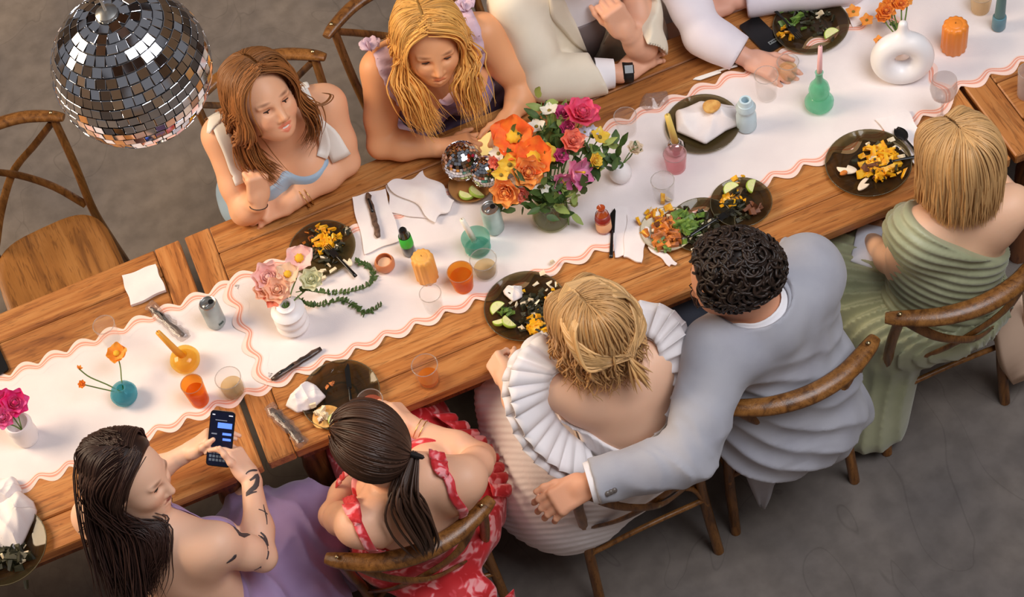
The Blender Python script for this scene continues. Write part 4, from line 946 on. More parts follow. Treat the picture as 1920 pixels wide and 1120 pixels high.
for cv, ou, wdt, kw in (([(-.14, -.99, .40), (-.02, -1.07, .43), (.12, -1.08, .42), (.26, -1.03, .42)], (0, -.25, -1), .11, dict(seed=1, amp=.018)),
        ([(-.10, -1.0, .33), (0, -1.05, .33), (.12, -1.06, .33), (.2, -1.03, .33)], (0, -.2, -1), .13, dict(seed=2, amp=.022)),
        ([A(925, 930, .62), A(905, 870, .62), A(870, 820, .62), A(810, 775, .66)], (.6, 0, -.6), .07, dict(seed=3, amp=.016)),
        ([A(640, 905, .8), A(652, 890, .9), A(668, 880, .98)], (-.3, .3, -.5), .04, dict(seed=4, amp=.012, n=30, fr=4))):
    m = MB(); ruffle(m, cv, ou, wdt, **kw); o = m.build('dress_frill', red_m, p.t); md = o.modifiers.new('s', 'SOLIDIFY'); md.thickness = .002
HM = hair_mat((66, 44, 33), 'dark_brown')
m = MB(); r_ = np.random.default_rng(51); tie = p.g(-.075, -.062, -.035)
def pulled(m, h, tie, n, rad, seed, sh=(.112, .092, .106), cz=.026, tint=(1, 1, 1), lo=.65, hi=1.3):
    """hair combed back over the skull to a tie point"""
    r = np.random.default_rng(seed); tl = (h.hR.T@(np.asarray(tie)-h.hc))/h.hs
    for i in range(n):
        a = r.uniform(.35, 2*math.pi-.35); pmax = 1.18 if abs(math.cos(a)) > .8 and math.cos(a) > 0 else 1.5
        pp = pmax*r.uniform(.2, 1)**.7; lay = r.uniform(-.03, .03)
        s0 = np.array((math.sin(pp)*math.cos(a), math.sin(pp)*math.sin(a), math.cos(pp))); s1 = (tl-np.array((0, 0, cz)))/np.array(sh); s1 = s1/np.linalg.norm(s1)
        if np.dot(s0, s1) > .97: continue
        om = math.acos(np.clip(np.dot(s0, s1), -.999, .999)); P = []
        for t in np.linspace(0, 1, 14):
            q = (math.sin((1-t)*om)*s0+math.sin(t*om)*s1)/math.sin(om); P.append(h.g(*(np.array((0, 0, cz))+q*np.array(sh)*(1+lay*(1-t)))))
        c = np.array(tint)*r.uniform(lo, hi); m.tube(np.array(P), rad*np.r_[.5, np.ones(12), .8], 5, flat=.7, col=np.tile(c, (70, 1)), cap=False)
pulled(m, p, tie, 420, .0042, 52)
C = SDF(); C.u(ell(p.g(-.010, 0, .029), np.array((.104, .085, .099))*p.hs, p.hR), .01); C.cut(plane(p.g(.052, 0, .07), p.hR@nrm((1, 0, -.42))), .02); C.cut(plane(p.g(0, 0, -.07), p.hR@nrm((.9, 0, -1))), .02)
V, Q = sdf_mesh(C, .006); m.add(V, Q.tolist(), 0, np.full((len(V), 3), .6))
for i in range(110):
    o = r_.normal(size=3)*.010; P = [tie+o*.5, A(757, 925, 1.14)+o*1.6, A(775, 965, 1.06)+o*2, A(795, 1005, .99)+o*1.6, A(800, 1030, .94)+o]
    strand(m, P, .0042, np.ones(3)*r_.uniform(.6, 1.2))
m.build('ponytail_hair', HM, p.t, col=True)
MB().lathe([(.016*math.cos(a)+.014, .008*math.sin(a)) for a in np.linspace(0, 6.28, 9)], 14, c=tie, R=axes(A(757, 925, 1.14)-tie)).build('hair_tie', mat('black_elastic', (30, 24, 24), .8), p.t)
Rx = axes(wrR-elR); m = MB()
for k in (.86, .93): m.tube(np.array([elR+(wrR-elR)*k+(Rx[:, 0]*math.cos(a)+Rx[:, 1]*math.sin(a))*.0315 for a in np.linspace(0, 6.28, 24)]), .0014, 6)
m.build('bracelet', mat('gold', (220, 180, 110), .25, 1), p.t)
# ================================================================ person in white
p = Human('person', 'person in a white open-back dress with ruffled sleeves and half-up blonde hair', (.72, -.8, 0))
shL, shR = A(1046, 728, 1.02), A(1222, 664, 1.02)
p.torso((.72, -.83, .57), (.735, -.86, .84), (.735, -.83, 1.07), shL, shR, (0, 1, 0), w=.98, bust=.06)
p.head(A(1115, 618, 1.20), (-.22, .93, -.22), (0, .1, 1), sz=1.08)
elL, wrL = A(978, 770, .85), A(948, 712, .83); elR, wrR = V3(.95, -.72, .78), V3(.84, -.58, .665)
p.arm('L', elL, wrL, .95).arm('R', elR, wrR, .95)
p.hand('L', wrL, A(922, 668, .82)-wrL, imv(-.6, .0, .5), imv(.5, .2, .8), curl=(1.2, 1.3, 1.35, 1.4), tdir=(.7, .3, -.6), sc_=.95)
p.hand('R', wrR, (-.05, .1, 0), (0, -.2, 1), (-1, 0, 0), curl=(.3, .3, .35, .4), sc_=.95)
p.legs((.62, -.42, .52), (.82, -.42, .52), (.62, -.44, .09), (.82, -.44, .09))
p.body((236, 190, 160), lips=(.85, .5, .48))
ple = mat('white_pleat', (236, 230, 230), .8, noise=(226, 220, 222), scale=5, sheen=.15)
w5 = waves(47, 30, 6)
vb = lambda x, y, z: z-np.where(y < -.80, .80+.95*np.clip(np.abs(x-.735)-.03, 0, .3), .98)      # low V at the back
p.cloth('bodice', ('torso',), .010, ple, [vb, plane((0, 0, .5), (0, 0, -1))], lambda x, y, z: .002*np.sin(320*x+20*z))
p.cloth('skirt', ('legs',), .02, ple, [plane((0, 0, .70), (0, 0, 1)), plane((0, 0, .20), (0, 0, -1))], lambda x, y, z: np.clip((.68-x)*6, .12, 1)*np.minimum(.0022*np.sin(330*(y*.75+z*.6+.2*x)+4*w5(x, y, z)), .0012)+.012*w5(x, y, z), vox=.0055,
        extra=[(ell((.68, -.80, .56), (.18, .12, .10)), .06), (rcone((.66, -.8, .52), .17, (.56, -.52, .50), .18), .08), (rcone((.54, -.72, .46), .15, (.46, -.66, .32), .15), .1), (rcone((.80, -.72, .50), .14, (.84, -.45, .48), .13), .08),
               (ell((.50, -.80, .38), (.14, .15, .16)), .1)])
p.ribbon('waist_band', [A(1060, 815, .85), A(1100, 838, .80), A(1150, 812, .80), A(1200, 770, .85), A(1222, 745, .88)], .026, mat('ivory_band', (206, 192, 178), .5), off=.014)
for sd in (-1, 1):
    m = MB()
    if sd < 0: C = [A(1072, 690, 1.08), A(1040, 705, 1.09), A(1030, 735, 1.06), A(1042, 780, .97), A(1070, 815, .88), A(1105, 840, .81)]; O = [(-.2, .9, .3), (-.8, .5, .15), (-1, -.1, .0), (-.9, -.5, -.2), (-.6, -.8, -.4), (-.1, -.9, -.6)]; w = .135
    else: C = [A(1185, 632, 1.07), A(1222, 640, 1.09), A(1236, 670, 1.06), A(1232, 720, .97), A(1205, 765, .88), A(1130, 830, .81)]; O = [(.2, .9, .3), (.8, .5, .3), (1, .1, .1), (.9, -.4, -.2), (.5, -.8, -.4), (.1, -.9, -.6)]; w = .105
    for lay in (0, 1):
        m = MB(); ruffle(m, [np.asarray(c)+V3(0, 0, .012*lay) for c in C], np.array(O)+np.array([0, 0, .22*lay]), w*(1-.15*lay), n=110, amp=.010, fr=13, seed=60+lay+sd); o = m.build('sleeve_ruffle', ple, p.t); md = o.modifiers.new('s', 'SOLIDIFY'); md.thickness = .0025
m = MB(); ruffle(m, [A(1040, 800, .80), A(1075, 842, .78), (.74, -1.0, .76), A(1190, 800, .78), A(1240, 765, .78)], (0, -.45, -1), .09, n=120, amp=.009, fr=16, seed=71); o = m.build('peplum_frill', ple, p.t); md = o.modifiers.new('s', 'SOLIDIFY'); md.thickness = .0025
HM = hair_mat((214, 172, 118), 'honey')
hair(p, HM, n=850, rad=.0034, length=.16, wave=.010, wl=.10, az=(.9, 2*math.pi-.9), seed=41, rootc=(.78, .72, .66), tipc=(.92, .84, .74), part=.012, shell=(.116, .098, .106), spread=.02, jit=.35)
m = MB(); tie = p.g(-.125, -.012, -.01); r_ = np.random.default_rng(43)
for sd in (-1, 1):
    for i in range(130):
        o = r_.normal(); q = r_.uniform(); P = [p.g(.06-.10*q, .012, .134-.012*q), p.g(.03-.10*q, sd*(.055+.025*q), .126-.022*q), p.g(-.035-.06*q, sd*(.085+.012*math.sin(q*3))+.003*o, .10-.10*q), p.g(-.112+.01*(1-q), sd*(.065-.01*q), .045-.06*q), tie+r_.normal(size=3)*.006]
        strand(m, P, .0042, np.array((1.02, .98, .92))*r_.uniform(.7, 1.25))
for i in range(40):
    o = r_.normal(size=3)*.012; strand(m, [tie, tie+p.hR@V3(-.012, -.004, -.04)+o*.6, tie+p.hR@V3(-.012, -.02, -.10)+o*1.3], .004, np.array((1.02, .95, .85))*r_.uniform(.7, 1.2))
m.build('half_up_twist', HM, p.t, col=True)
# ================================================================ person in grey suit
suit_m = mat('grey_wool', (168, 168, 176), .85, noise=(156, 156, 166), scale=7, sheen=.15, bump=.08, bscale=400)
p = Human('person', 'person in a grey suit with dark curly hair and glasses, arm over the next chair', (1.18, -.75, 0))
shL, shR = A(1352, 655, 1.05), A(1520, 505, 1.06)
p.torso((1.19, -.86, .57), (1.20, -.83, .86), A(1440, 590, 1.11), shL, shR, (-.35, .93, 0), w=1.2)
p.head(A(1376, 522, 1.235), (-.86, .42, -.26), (-.12, .05, 1), sz=1.10)
elL, wrL = A(1288, 858, .93), A(1100, 908, .925); elR, wrR = V3(1.44, -.60, .80), V3(1.32, -.44, .62)
p.arm('L', elL, wrL, 1.15).arm('R', elR, wrR, 1.1)
p.hand('L', wrL, A(1052, 938, .90)-wrL, imv(-.05, .25, .9), imv(-.2, .9, 0), curl=(.45, .5, .5, .55), tdir=(.85, .4, -.1), sc_=1.12, spread=.1)
p.hand('R', wrR, (-.1, .06, -.02), (0, .1, 1), (-.3, .8, .1), curl=(.4, .4, .5, .5), sc_=1.05)
p.legs((1.06, -.42, .52), (1.28, -.40, .52), (1.05, -.42, .09), (1.28, -.42, .09), 1.1)
p.body((226, 164, 130), lips=(.85, .55, .5))
p.eyes(.5)
P9 = p
p.cloth('trousers', ('legs',), .016, mat('navy_trousers', (58, 62, 74), .8), [plane((0, 0, .1), (0, 0, -1))], fold(53, 40, .004), extra=[(ell(p.pel, (.18, .14, .12)), .05)])
w6 = waves(59, 26, 6, (1, 1, .6)); w7 = waves(60, 70, 5)
bk = p.chest-p.fw*.12
p.cloth('jacket', ('torso', 'armL', 'armR'), .028, suit_m, [plane((0, 0, .40), (0, 0, -1)), ballcut(plane(p.neck+WZ*.01-p.fw*.03, nrm(WZ+.45*p.fw)), p.neck+WZ*.07+p.fw*.06, .115), armcut(elL, wrL, .93, .2), armcut(elR, wrR, .85)],
        lambda x, y, z: .008*w6(x, y, z)+.0035*w7(x, y, z)+.013*np.abs(np.sin(40*((x-1.2)*.55+(z-.8)*.9)+1.5*w6(x, y, z)))*np.clip((1.05-z)*4, 0, 1)+.006*np.abs(np.sin(60*(x+.3*y)+2*w7(x, y, z)))*np.exp(-((x-elL[0])**2+(y-elL[1])**2+(z-elL[2])**2)/.02), vox=.0075,
        extra=[(rcone(elL, .044, wrL+(wrL-elL)*.02, .036), .03), (rcone(shL, .056, elL, .045), .04), (rcone(shL+V3(.02, 0, -.01), .062, shR-V3(.02, 0, .01), .062), .06), (ell((1.19, -.88, .66), (.21, .16, .2)), .08), (ell((1.19, -.98, .56), (.19, .10, .10)), .06)])
J9 = p.last
Rx = axes(wrL-elL)
m = MB(); m.tube(np.array([elL+(wrL-elL)*k for k in (.90, .95, .985)]), (.061, .060, .058), 24, cap=False); m.tube(np.array([elL+(wrL-elL)*k for k in (.985, .95)]), (.058, .045), 24, cap=False); m.build('shirt_cuff', shirt_m, p.t)
for k in (.80, .835, .87):
    q = J9.project([elL+(wrL-elL)*k-WY*.05+WZ*.01+V3(0, -.02, .03)], .002)[0]; MB().lathe([(.0, .003), (.007, .003), (.008, 0), (0, -.002)], 12, c=q, R=axes(V3(0, -.6, .6))).build('cuff_button', mat('horn_button', (92, 84, 80), .35), p.t)
p.ribbon('shirt_collar', [p.g(.03, .055, -.125), p.g(-.03, .065, -.12), p.g(-.08, .03, -.115), p.g(-.08, -.03, -.115), p.g(-.03, -.065, -.12)], .030, shirt_m, off=.008, n=20)
nk = p.neck
p.ribbon('jacket_collar', [p.g(.03, .075, -.165), p.g(-.05, .07, -.15), p.g(-.095, .02, -.14), p.g(-.09, -.04, -.14), p.g(-.03, -.09, -.155)], (.03, .042, .046, .042, .03), suit_m, S=p.S, off=.016, n=22, thick=.006)
# jacket tails through the chair back
for G in ([[(1.03, -.92, .62), (1.10, -.95, .63), (1.16, -.95, .62)], [(1.02, -.96, .50), (1.09, -1.0, .50), (1.15, -.99, .50)], [(1.035, -.97, .36), (1.075, -1.01, .33), (1.13, -1.0, .40)], [(1.06, -.97, .20), (1.072, -.985, .18), (1.085, -.975, .24)]],
          [[(1.17, -.96, .66), (1.28, -.97, .68), (1.40, -.93, .68)], [(1.16, -1.02, .55), (1.29, -1.04, .56), (1.43, -.97, .56)], [(1.17, -1.02, .47), (1.29, -1.05, .45), (1.44, -.97, .44)], [(1.19, -1.0, .42), (1.28, -1.03, .38), (1.42, -.95, .36)]]):
    G = np.array(G); G2 = np.stack([spline(G[:, j], 14) for j in range(3)], 1); G3 = np.stack([spline(G2[i], 9) for i in range(14)], 0); G3 = G3+np.array([0, -.008, 0])*np.sin(np.arange(9)*1.6)[None, :, None]; m = MB(); m.sheet(G3); o = m.build('jacket_tail', suit_m, p.t); md = o.modifiers.new('s', 'SOLIDIFY'); md.thickness = .004
# curls
HM = hair_mat((40, 28, 22), 'curls'); m = MB(); r_ = np.random.default_rng(61)
wc = waves(62, 120, 6); C = SDF(); C.u(ell(p.g(-.014, 0, .034), np.array((.112, .092, .104))*p.hs, p.hR), .01); C.disp(lambda x, y, z: .006*wc(x, y, z)); C.cut(plane(p.g(.062, 0, .06), p.hR@nrm((1, 0, -.38))), .02); C.cut(plane(p.g(-.03, 0, -.075), p.hR@nrm((.55, 0, -1))), .02)
V, Q = sdf_mesh(C, .005); m.add(V, Q.tolist(), 0, np.full((len(V), 3), .7))
for i in range(520):
    a = r_.uniform(0, 6.28); ph = math.acos(r_.uniform(-.45, 1)); q = np.array((math.sin(ph)*math.cos(a), math.sin(ph)*math.sin(a), math.cos(ph)))
    if q[0] > .62 and q[2] < .62: continue
    c0 = np.array((-.014, 0, .034))+q*np.array((.114, .094, .106)); t1 = nrm(np.cross(q, r_.normal(size=3))); t2 = np.cross(q, t1); R_ = r_.uniform(.014, .026); ph0 = r_.uniform(0, 6.28); P = []
    for s_ in np.linspace(0, 1, 12): an = ph0+s_*2.9; P.append(p.g(*(c0+(t1*math.cos(an)+t2*math.sin(an))*R_*(1-.35*s_)+q*(.009*s_))))
    m.tube(np.array(P), .0042*np.r_[.5, np.ones(10), .35], 5, col=np.tile(np.ones(3)*r_.uniform(.6, 1.5), (60, 1)), cap=False)
m.build('curly_hair', HM, p.t, col=True)
m = MB()
for s_ in (-1, 1):
    m.tube(np.array([p.g(.104-.016*abs(math.cos(a))*.6, s_*.034+.027*math.cos(a), -.008+.022*math.sin(a)) for a in np.linspace(0, 6.28, 24)]), .0018, 6); m.tube(np.array([p.g(.092, s_*.062, -.002), p.g(.05, s_*.078, .0), p.g(-.01, s_*.084, -.004), p.g(-.03, s_*.084, -.02)]), .0018, 6)
m.tube(np.array([p.g(.106, .008, -.004), p.g(.112, 0, -.001), p.g(.106, -.008, -.004)]), .0018, 6)
gl = m.build('glasses', mat('dark_frame', (52, 36, 28), .3), p.t)
m = MB()
for s_ in (-1, 1): m.add(*disc(p.g(.100, s_*.034, -.008), p.hR[:, 0], .025, 20))
m.build('lenses', glass('clear_lens', (235, 235, 235), .5), gl)
m = MB(); q = J9.project([A(1302, 640, .98)], .01)[0]
for i in range(4): m.lathe([(0, .008), (.009, .006), (.013, 0), (.008, -.008), (0, -.01)], 10, c=q+r_.normal(size=3)*.012, rib=(5, .12))
bt = m.build('boutonniere', mat('coral_petal', (238, 132, 96), .6), p.t)
m = MB()
for i in range(7): d = nrm(r_.normal(size=3)); m.tube(np.array([q, q+d*.02, q+d*.04]), (.004, .009, .001), 6, flat=.25)
m.build('leaves', mat('leaf_dark', (58, 84, 38), .6), bt)
# ================================================================ person in sage
sage_m = mat('sage_satin', (166, 168, 134), .5, noise=(142, 146, 112), scale=5, sheen=.3)
p = Human('person', 'person in a sage green pleated one-shoulder dress with a smooth blonde bob', (1.76, -.75, 0))
shL, shR = A(1712, 432, 1.02), A(1895, 385, 1.03)
p.torso((1.75, -.76, .57), (1.765, -.775, .85), (1.775, -.77, 1.06), shL, shR, (0, 1, 0), w=1.05, bust=.06)
p.head(A(1802, 308, 1.21), (-.02, .97, -.18), (0, .15, 1), sz=1.06)
elL, wrL = A(1688, 505, .78), (1.66, -.52, .645); elR, wrR = (2.02, -.66, .80), (1.98, -.48, .79)
p.arm('L', elL, wrL, 1.08).arm('R', elR, wrR, 1.08)
p.hand('L', wrL, (.05, .1, -.03), (-.2, -.1, 1), (1, 0, 0), sc_=.95); p.hand('R', wrR, (-.1, .1, 0), (0, -.1, 1), (-1, 0, 0), sc_=.95)
p.legs((1.64, -.40, .52), (1.84, -.40, .52), (1.62, -.42, .09), (1.86, -.42, .09))
p.body((238, 190, 156), lips=(.85, .5, .48))
w8 = waves(67, 20, 5)
neck_cut = lambda x, y, z: z-(1.075-.95*np.clip(x-1.66, -.02, .4)+1.1*np.clip(y+.80, -.1, .06)*0)
p.cloth('bodice', ('torso',), .012, sage_m, [neck_cut, plane((0, 0, .52), (0, 0, -1)), lambda x, y, z: 1.575-x], lambda x, y, z: .0045*np.sin(170*(z+.62*x)+1.5*w8(x, y, z)), vox=.006, extra=[(rcone(p.neck*.7+p.chest*.3-WY*.02, .085, shL*.9+p.chest*.1+V3(.01, -.005, 0), .062), .05)])
fan = lambda x, y, z: .010*np.sin(46*np.arctan2(y+.86-.15*(x-1.6), -(x-1.92))+w8(x, y, z))
p.cloth('skirt', ('legs',), .016, sage_m, [plane((0, 0, .68), (0, 0, 1)), plane((0, 0, .06), (0, 0, -1))], lambda x, y, z: .014*np.clip((z-.44)*12, .0, 1)*np.abs(np.sin(42*np.arctan2(y+.92, -(x-1.86))+.8*w8(x, y, z)))+.010*np.clip((.5-z)*8, 0, 1)*np.abs(np.sin(46*(x-.9*y)+w8(x, y, z))), vox=.007,
        extra=[(ell((1.75, -.76, .55), (.21, .17, .10)), .06), (rcone((1.72, -.72, .53), .14, (1.56, -.50, .51), .13), .08), (rcone((1.56, -.55, .48), .12, (1.50, -.62, .12), .15), .1), (rcone((1.62, -.74, .46), .10, (1.52, -.78, .10), .12), .1)])
HM = hair_mat((222, 182, 128), 'bob')
hair(p, HM, n=950, rad=.0034, length=.155, wave=.002, wl=.2, az=(.8, 2*math.pi-.8), seed=71, rootc=(.74, .68, .62), tipc=(.95, .85, .72), part=.004, shell=(.118, .100, .108), spread=.004, jit=.06, root=(.07, -.03))
# ================================================================ things on the tables
RZ = TZ+.0062          # top of the long middle runner
LZ = TZ+.0022          # top of the other runners
def lath(name, label, cat, px, py, z, parts, group=None, rz=0.0, n=28):
    """turned things: parts = [(part name, profile, material, kwargs)]"""
    q = A(px, py, z)
    if len(parts) == 1:
        o = MB().lathe(parts[0][1], n, **parts[0][3]).build(name, parts[0][2], loc=q, rot=(0, 0, rz), auto=50); return tag(o, label, cat, group)
    t = thing(name, label, cat, q, rz, group)
    for nm, pr, mt, kw in parts: MB().lathe(pr, n, **kw).build(nm, mt, t, loc=(0, 0, 0), auto=50)
    return t
g_clear = glass('clear_glass', (252, 251, 250), .6, .02, .03)
g_smoke = glass('smoke_glass', (142, 130, 98), .45, .05, .10)
g_amber = glass('amber_glass', (252, 178, 70), .5, .03, .30)
g_yell = glass('yellow_glass', (253, 220, 110), .5, .04, .35)
g_teal = glass('teal_glass', (168, 220, 208), .5, .03, .25)
g_blue = glass('blue_glass', (130, 208, 222), .5, .03, .40)
g_green = glass('green_glass', (184, 240, 218), .5, .03, .35)
g_pink = glass('pink_glass', (252, 214, 216), .5, .03, .2)
ice_m = mat('pale_blue_glaze', (198, 220, 230), .4)
blk = mat('black_plastic', (18, 17, 17), .28)
nap_m = mat('napkin_cotton', (240, 232, 230), .9, noise=(230, 220, 220), scale=9, bump=.15, bscale=260)
porc = mat('white_glaze', (244, 240, 240), .35)
alu = mat('aluminium', (206, 206, 202), .28, 1)
ceram_or = mat('apricot_wax', (240, 172, 84), .55); terra = mat('terracotta_glaze', (206, 128, 84), .4); orng = mat('orange_glass_ribbed', (236, 140, 52), .35)
wax_y = mat('yellow_wax', (238, 206, 108), .5); wax_w = mat('white_wax', (240, 236, 222), .5); wax_p = mat('pink_wax', (240, 186, 186), .5); wax_o = mat('orange_wax', (240, 168, 60), .5)
food_y = mat('mango_yellow', (246, 190, 34), .45, noise=(226, 150, 20), scale=60); food_g = mat('lettuce', (120, 150, 60), .5, noise=(70, 100, 40), scale=60); food_d = mat('dark_leaf', (52, 50, 26), .6, noise=(34, 34, 16), scale=40); food_c = mat('pale_cheese', (240, 226, 196), .6, noise=(226, 206, 170), scale=50)
food_o = mat('grilled_orange', (220, 130, 50), .5, noise=(150, 80, 34), scale=50); food_b = mat('browned', (112, 66, 40), .6); lime_r = mat('lime_rind', (150, 176, 62), .45); lime_f = mat('lime_flesh', (222, 226, 150), .4); tort = mat('tortilla', (226, 178, 100), .7, noise=(200, 140, 70), scale=40)
def tumbler(label, px, py, z, r=.036, h=.10, m=None, liquid=None, lh=.5, taper=.82, lm=None, name='tumbler', rr=None, group=None):
    m = m or g_clear; rb = r*taper
    pr = [(0, .0), (rb*.9, 0), (rb, .004), (r, h), (r-.0022, h), (rb-.003, .010), (0, .009)]
    t = lath(name, label, 'glass', px, py, z, [('glass_wall', pr, m, {}), ('rim', [(r-.0028, h-.001), (r-.001, h+.0012), (r+.0006, h-.001), (r-.001, h-.0022), (r-.0028, h-.001)], glass('rim_glass', (230, 228, 226), .9, .05, .25), {})], group)
    if liquid: k = rb+(r-rb)*lh; MB().lathe([(0, .0105), (rb-.0045, .0105), (k-.004, h*lh), (0, h*lh)], 24).build('drink', liquid, t, loc=(0, 0, 0), auto=40)
    return t
drink_am = glass('amber_drink', (240, 158, 52), .3, .03, .45); drink_pale = glass('pale_drink', (244, 222, 180), .35, .03, .25)
# --- left table and runner
tumbler('clear tumbler on bare wood beside the orange poppy in the blue bud vase', 212, 640, LZ, .036, .10)
tumbler('amber tumbler half full of honey coloured drink near the lit phone', 376, 752, LZ, .035, .105, g_amber, drink_am, .6)
tumbler('round clear tumbler with pale drink beside the honey coloured drink', 440, 735, LZ, .041, .085, g_clear, drink_pale, .45, taper=.9)
tumbler('amber cup glowing with orange drink beside the apricot ribbed candle', 870, 538, RZ, .040, .085, g_amber, drink_am, .7, taper=.74)
tumbler('clear cup with faint golden drink beside the glowing amber cup', 912, 512, RZ, .042, .075, g_clear, drink_pale, .4, taper=.85)
tumbler('small clear tumbler with an inch of whiskey on bare wood', 806, 716, TZ, .040, .098, g_clear, drink_am, .32, taper=.82)
tumbler('empty clear tumbler in front of the apricot ribbed candle', 815, 578, RZ, .034, .085)
tumbler('clear tumbler on the runner behind the overlapping salad plates', 1246, 372, RZ, .036, .095)
tumbler('clear round glass at the runner edge behind the pink rose', 1176, 248, TZ+.001, .036, .085)
tumbler('pink tinted cup standing before the plate of crumpled napkins', 1268, 315, RZ, .036, .075, g_pink)
tumbler('clear tumbler on the runner beside the pale blue bottle vase', 1438, 180, RZ, .037, .105)
tumbler('clear glass with pale drink at the fingertips of the reaching hand', 1478, 146, RZ, .034, .08, g_clear, drink_pale, .6)
tumbler('cream tinted cup beside the orange ribbed vase', 1838, 18, LZ, .034, .07, glass('cream_glass', (248, 232, 204), .5, .05, .4))
tumbler('tall frosted tumbler at the end of the far runner', 1925, 178, LZ, .034, .115, glass('frost_glass', (236, 230, 230), .5, .2, .3))
# wine glass
gw = [(0, 0), (.034, .001), (.033, .003), (.006, .007), (.004, .012), (.004, .085), (.012, .092), (.034, .115), (.040, .145), (.036, .185), (.0345, .185), (.038, .145), (.032, .116), (.010, .095), (0, .093)]
tag(MB().lathe(gw, 28).build('wine_glass', glass('stem_glass', (232, 228, 228), .9, .04, .12), loc=A(1765, 222, TZ), auto=60), 'empty stemmed wine glass by the scalloped runner end', 'glass')
# cans
def can(label, px, py, z, col, h=.118):
    t = thing('drink_can', label, 'can', A(px, py, z)); r = .031
    MB().lathe([(0, .003), (.022, .001), (.025, 0), (r, .010), (r, h-.012), (.026, h-.002)], 28).build('can_body', mat('can_paint_%d' % col[0], col, .35, .3, noise=tuple(int(c*.93) for c in col), scale=20), t, loc=(0, 0, 0), auto=50)
    MB().lathe([(0, h-.007), (.0225, h-.006), (.0235, h-.001), (.0258, h), (.0268, h-.0025)], 28).build('lid', alu, t, loc=(0, 0, 0), auto=50)
    v, f = disc((.0105, .004, h-.0052), (0, 0, 1), .0085, 16); MB().add(v, f).build('opening', blk, t, loc=(0, 0, 0))
    MB().box((-.008, -.003, h-.0035), (.02, .013, .0015), rotz(.35), bev=.0006).build('pull_tab', alu, t, loc=(0, 0, 0))
    return t
c1 = can('silvery grey drink can near the yellow candle', 407, 606, LZ, (172, 188, 190))
mb = MB()
for i, (dx, dz, w, hh) in enumerate(((0, .0, .018, .002), (0, .006, .018, .002), (-.008, .003, .002, .008), (.008, .003, .002, .008), (0, .003, .006, .002))): mb.box((dx, -.0312, .026+dz), (w, .0008, hh))
mb.build('printed_mark', mat('ink_green', (62, 82, 76), .6), c1, loc=(0, 0, 0), rot=(0, 0, .45), smooth=False)
can('pale blue drink can between the bouquet and the teal candle cup', 928, 430, RZ, (186, 212, 208))
# --- vases and candles
def taper(t, p0, p1, r0, r1, m):
    P = np.array([p0, np.array(p0)*.5+np.array(p1)*.5, p1]); MB().tube(P, (r0, (r0+r1)/2, r1), 14).build('candle', m, t, loc=(0, 0, 0))
    d = nrm(np.array(p1)-np.array(p0)); MB().tube(np.array([p1, np.array(p1)+d*.008]), .0009, 5).build('wick', blk, t, loc=(0, 0, 0))
t = lath('candle_holder', 'yellow bubbled glass holder with a leaning orange taper candle', 'candle holder', 352, 684, LZ, [('bowl', [(0, 0), (.026, .001), (.044, .016), (.048, .034), (.042, .05), (.024, .06), (.015, .062), (.013, .058), (.012, .03), (0, .028)], g_yell, {}), ('inner_bubble', [(0, .004), (.034, .012), (.038, .03), (.03, .046), (0, .05)], g_yell, {})])
taper(t, (-.002, .004, .03), (-.038, .03, .175), .0125, .0085, wax_o)
t = lath('bud_vase', 'small round turquoise bud vase holding an orange poppy', 'vase', 238, 748, LZ, [('glass_wall', [(0, 0), (.024, .001), (.040, .018), (.043, .034), (.036, .052), (.016, .062), (.014, .068), (.012, .068), (.013, .06), (.033, .05), (.039, .034), (.036, .02), (0, .006)], g_blue, {}), ('water', [(0, .008), (.035, .02), (.037, .034), (0, .036)], glass('teal_water', (180, 228, 228), .3, .05, .2), {})])
t = lath('vase', 'white vase with the magenta flowers at the runner', 'vase', 52, 822, LZ, [('ceramic_wall', [(0, 0), (.035, 0), (.042, .03), (.040, .06), (.044, .085), (.038, .10), (.034, .10), (.036, .08), (.03, .03), (0, .01)], porc, {}), ('foot', [(0, -.0005), (.034, 0), (.034, .004), (0, .004)], porc, {})])
rp = [(0, 0), (.036, .0), (.043, .006)]+[(.049+.004*math.sin(i*math.pi/4)-.012*max(0, i-18)/6*1.6, .012+i*.0045) for i in range(25)]+[(.022, .122), (.018, .128), (.015, .126), (.018, .1), (0, .09)]
lath('ripple_vase', 'white rippled ceramic vase with peach flowers and trailing greenery', 'vase', 552, 612, RZ, [('ceramic_wall', rp, porc, {}), ('foot', [(0, -.0005), (.035, 0), (.035, .003), (0, .003)], porc, {})])
def ribbed(name, label, px, py, z, r, h, m, n=12, inner=None, amp=.05):
    pr = [(0, 0), (r*.95, 0), (r, .004), (r, h-.012), (r*.9, h-.003), (r*.72, h), (r*.45, h-.001), (0, h-.0015)]
    t = lath(name, label, 'candle', px, py, z, [('ribbed_body', pr, m, {'rib': (n, amp)}), ('top_disc', [(0, h-.001), (r*.55, h-.0005), (r*.5, h+.0008), (0, h+.001)], m, {})], n=n*6)
    MB().tube(np.array([(0, 0, h), (0, 0, h+.008)]), .001, 5).build('wick', blk, t, loc=(0, 0, 0)); return t
ribbed('ribbed_candle', 'apricot ribbed pillar candle beside the dark green bottle', 802, 520, RZ, .034, .115, ceram_or)
ribbed('ribbed_candle', 'orange ribbed pillar beside the hollow white ring vase', 1788, 90, LZ, .037, .115, orng)
lath('votive_cup', 'small terracotta glass votive cup with a tea light', 'candle holder', 724, 502, RZ, [('cup', [(0, 0), (.022, 0), (.031, .014), (.032, .03), (.027, .042), (.0245, .042), (.028, .03), (.026, .016), (0, .008)], terra, {}), ('tea_light', [(0, .01), (.022, .012), (.022, .026), (.018, .027), (0, .025)], mat('tea_wax', (236, 190, 150), .5), {})])
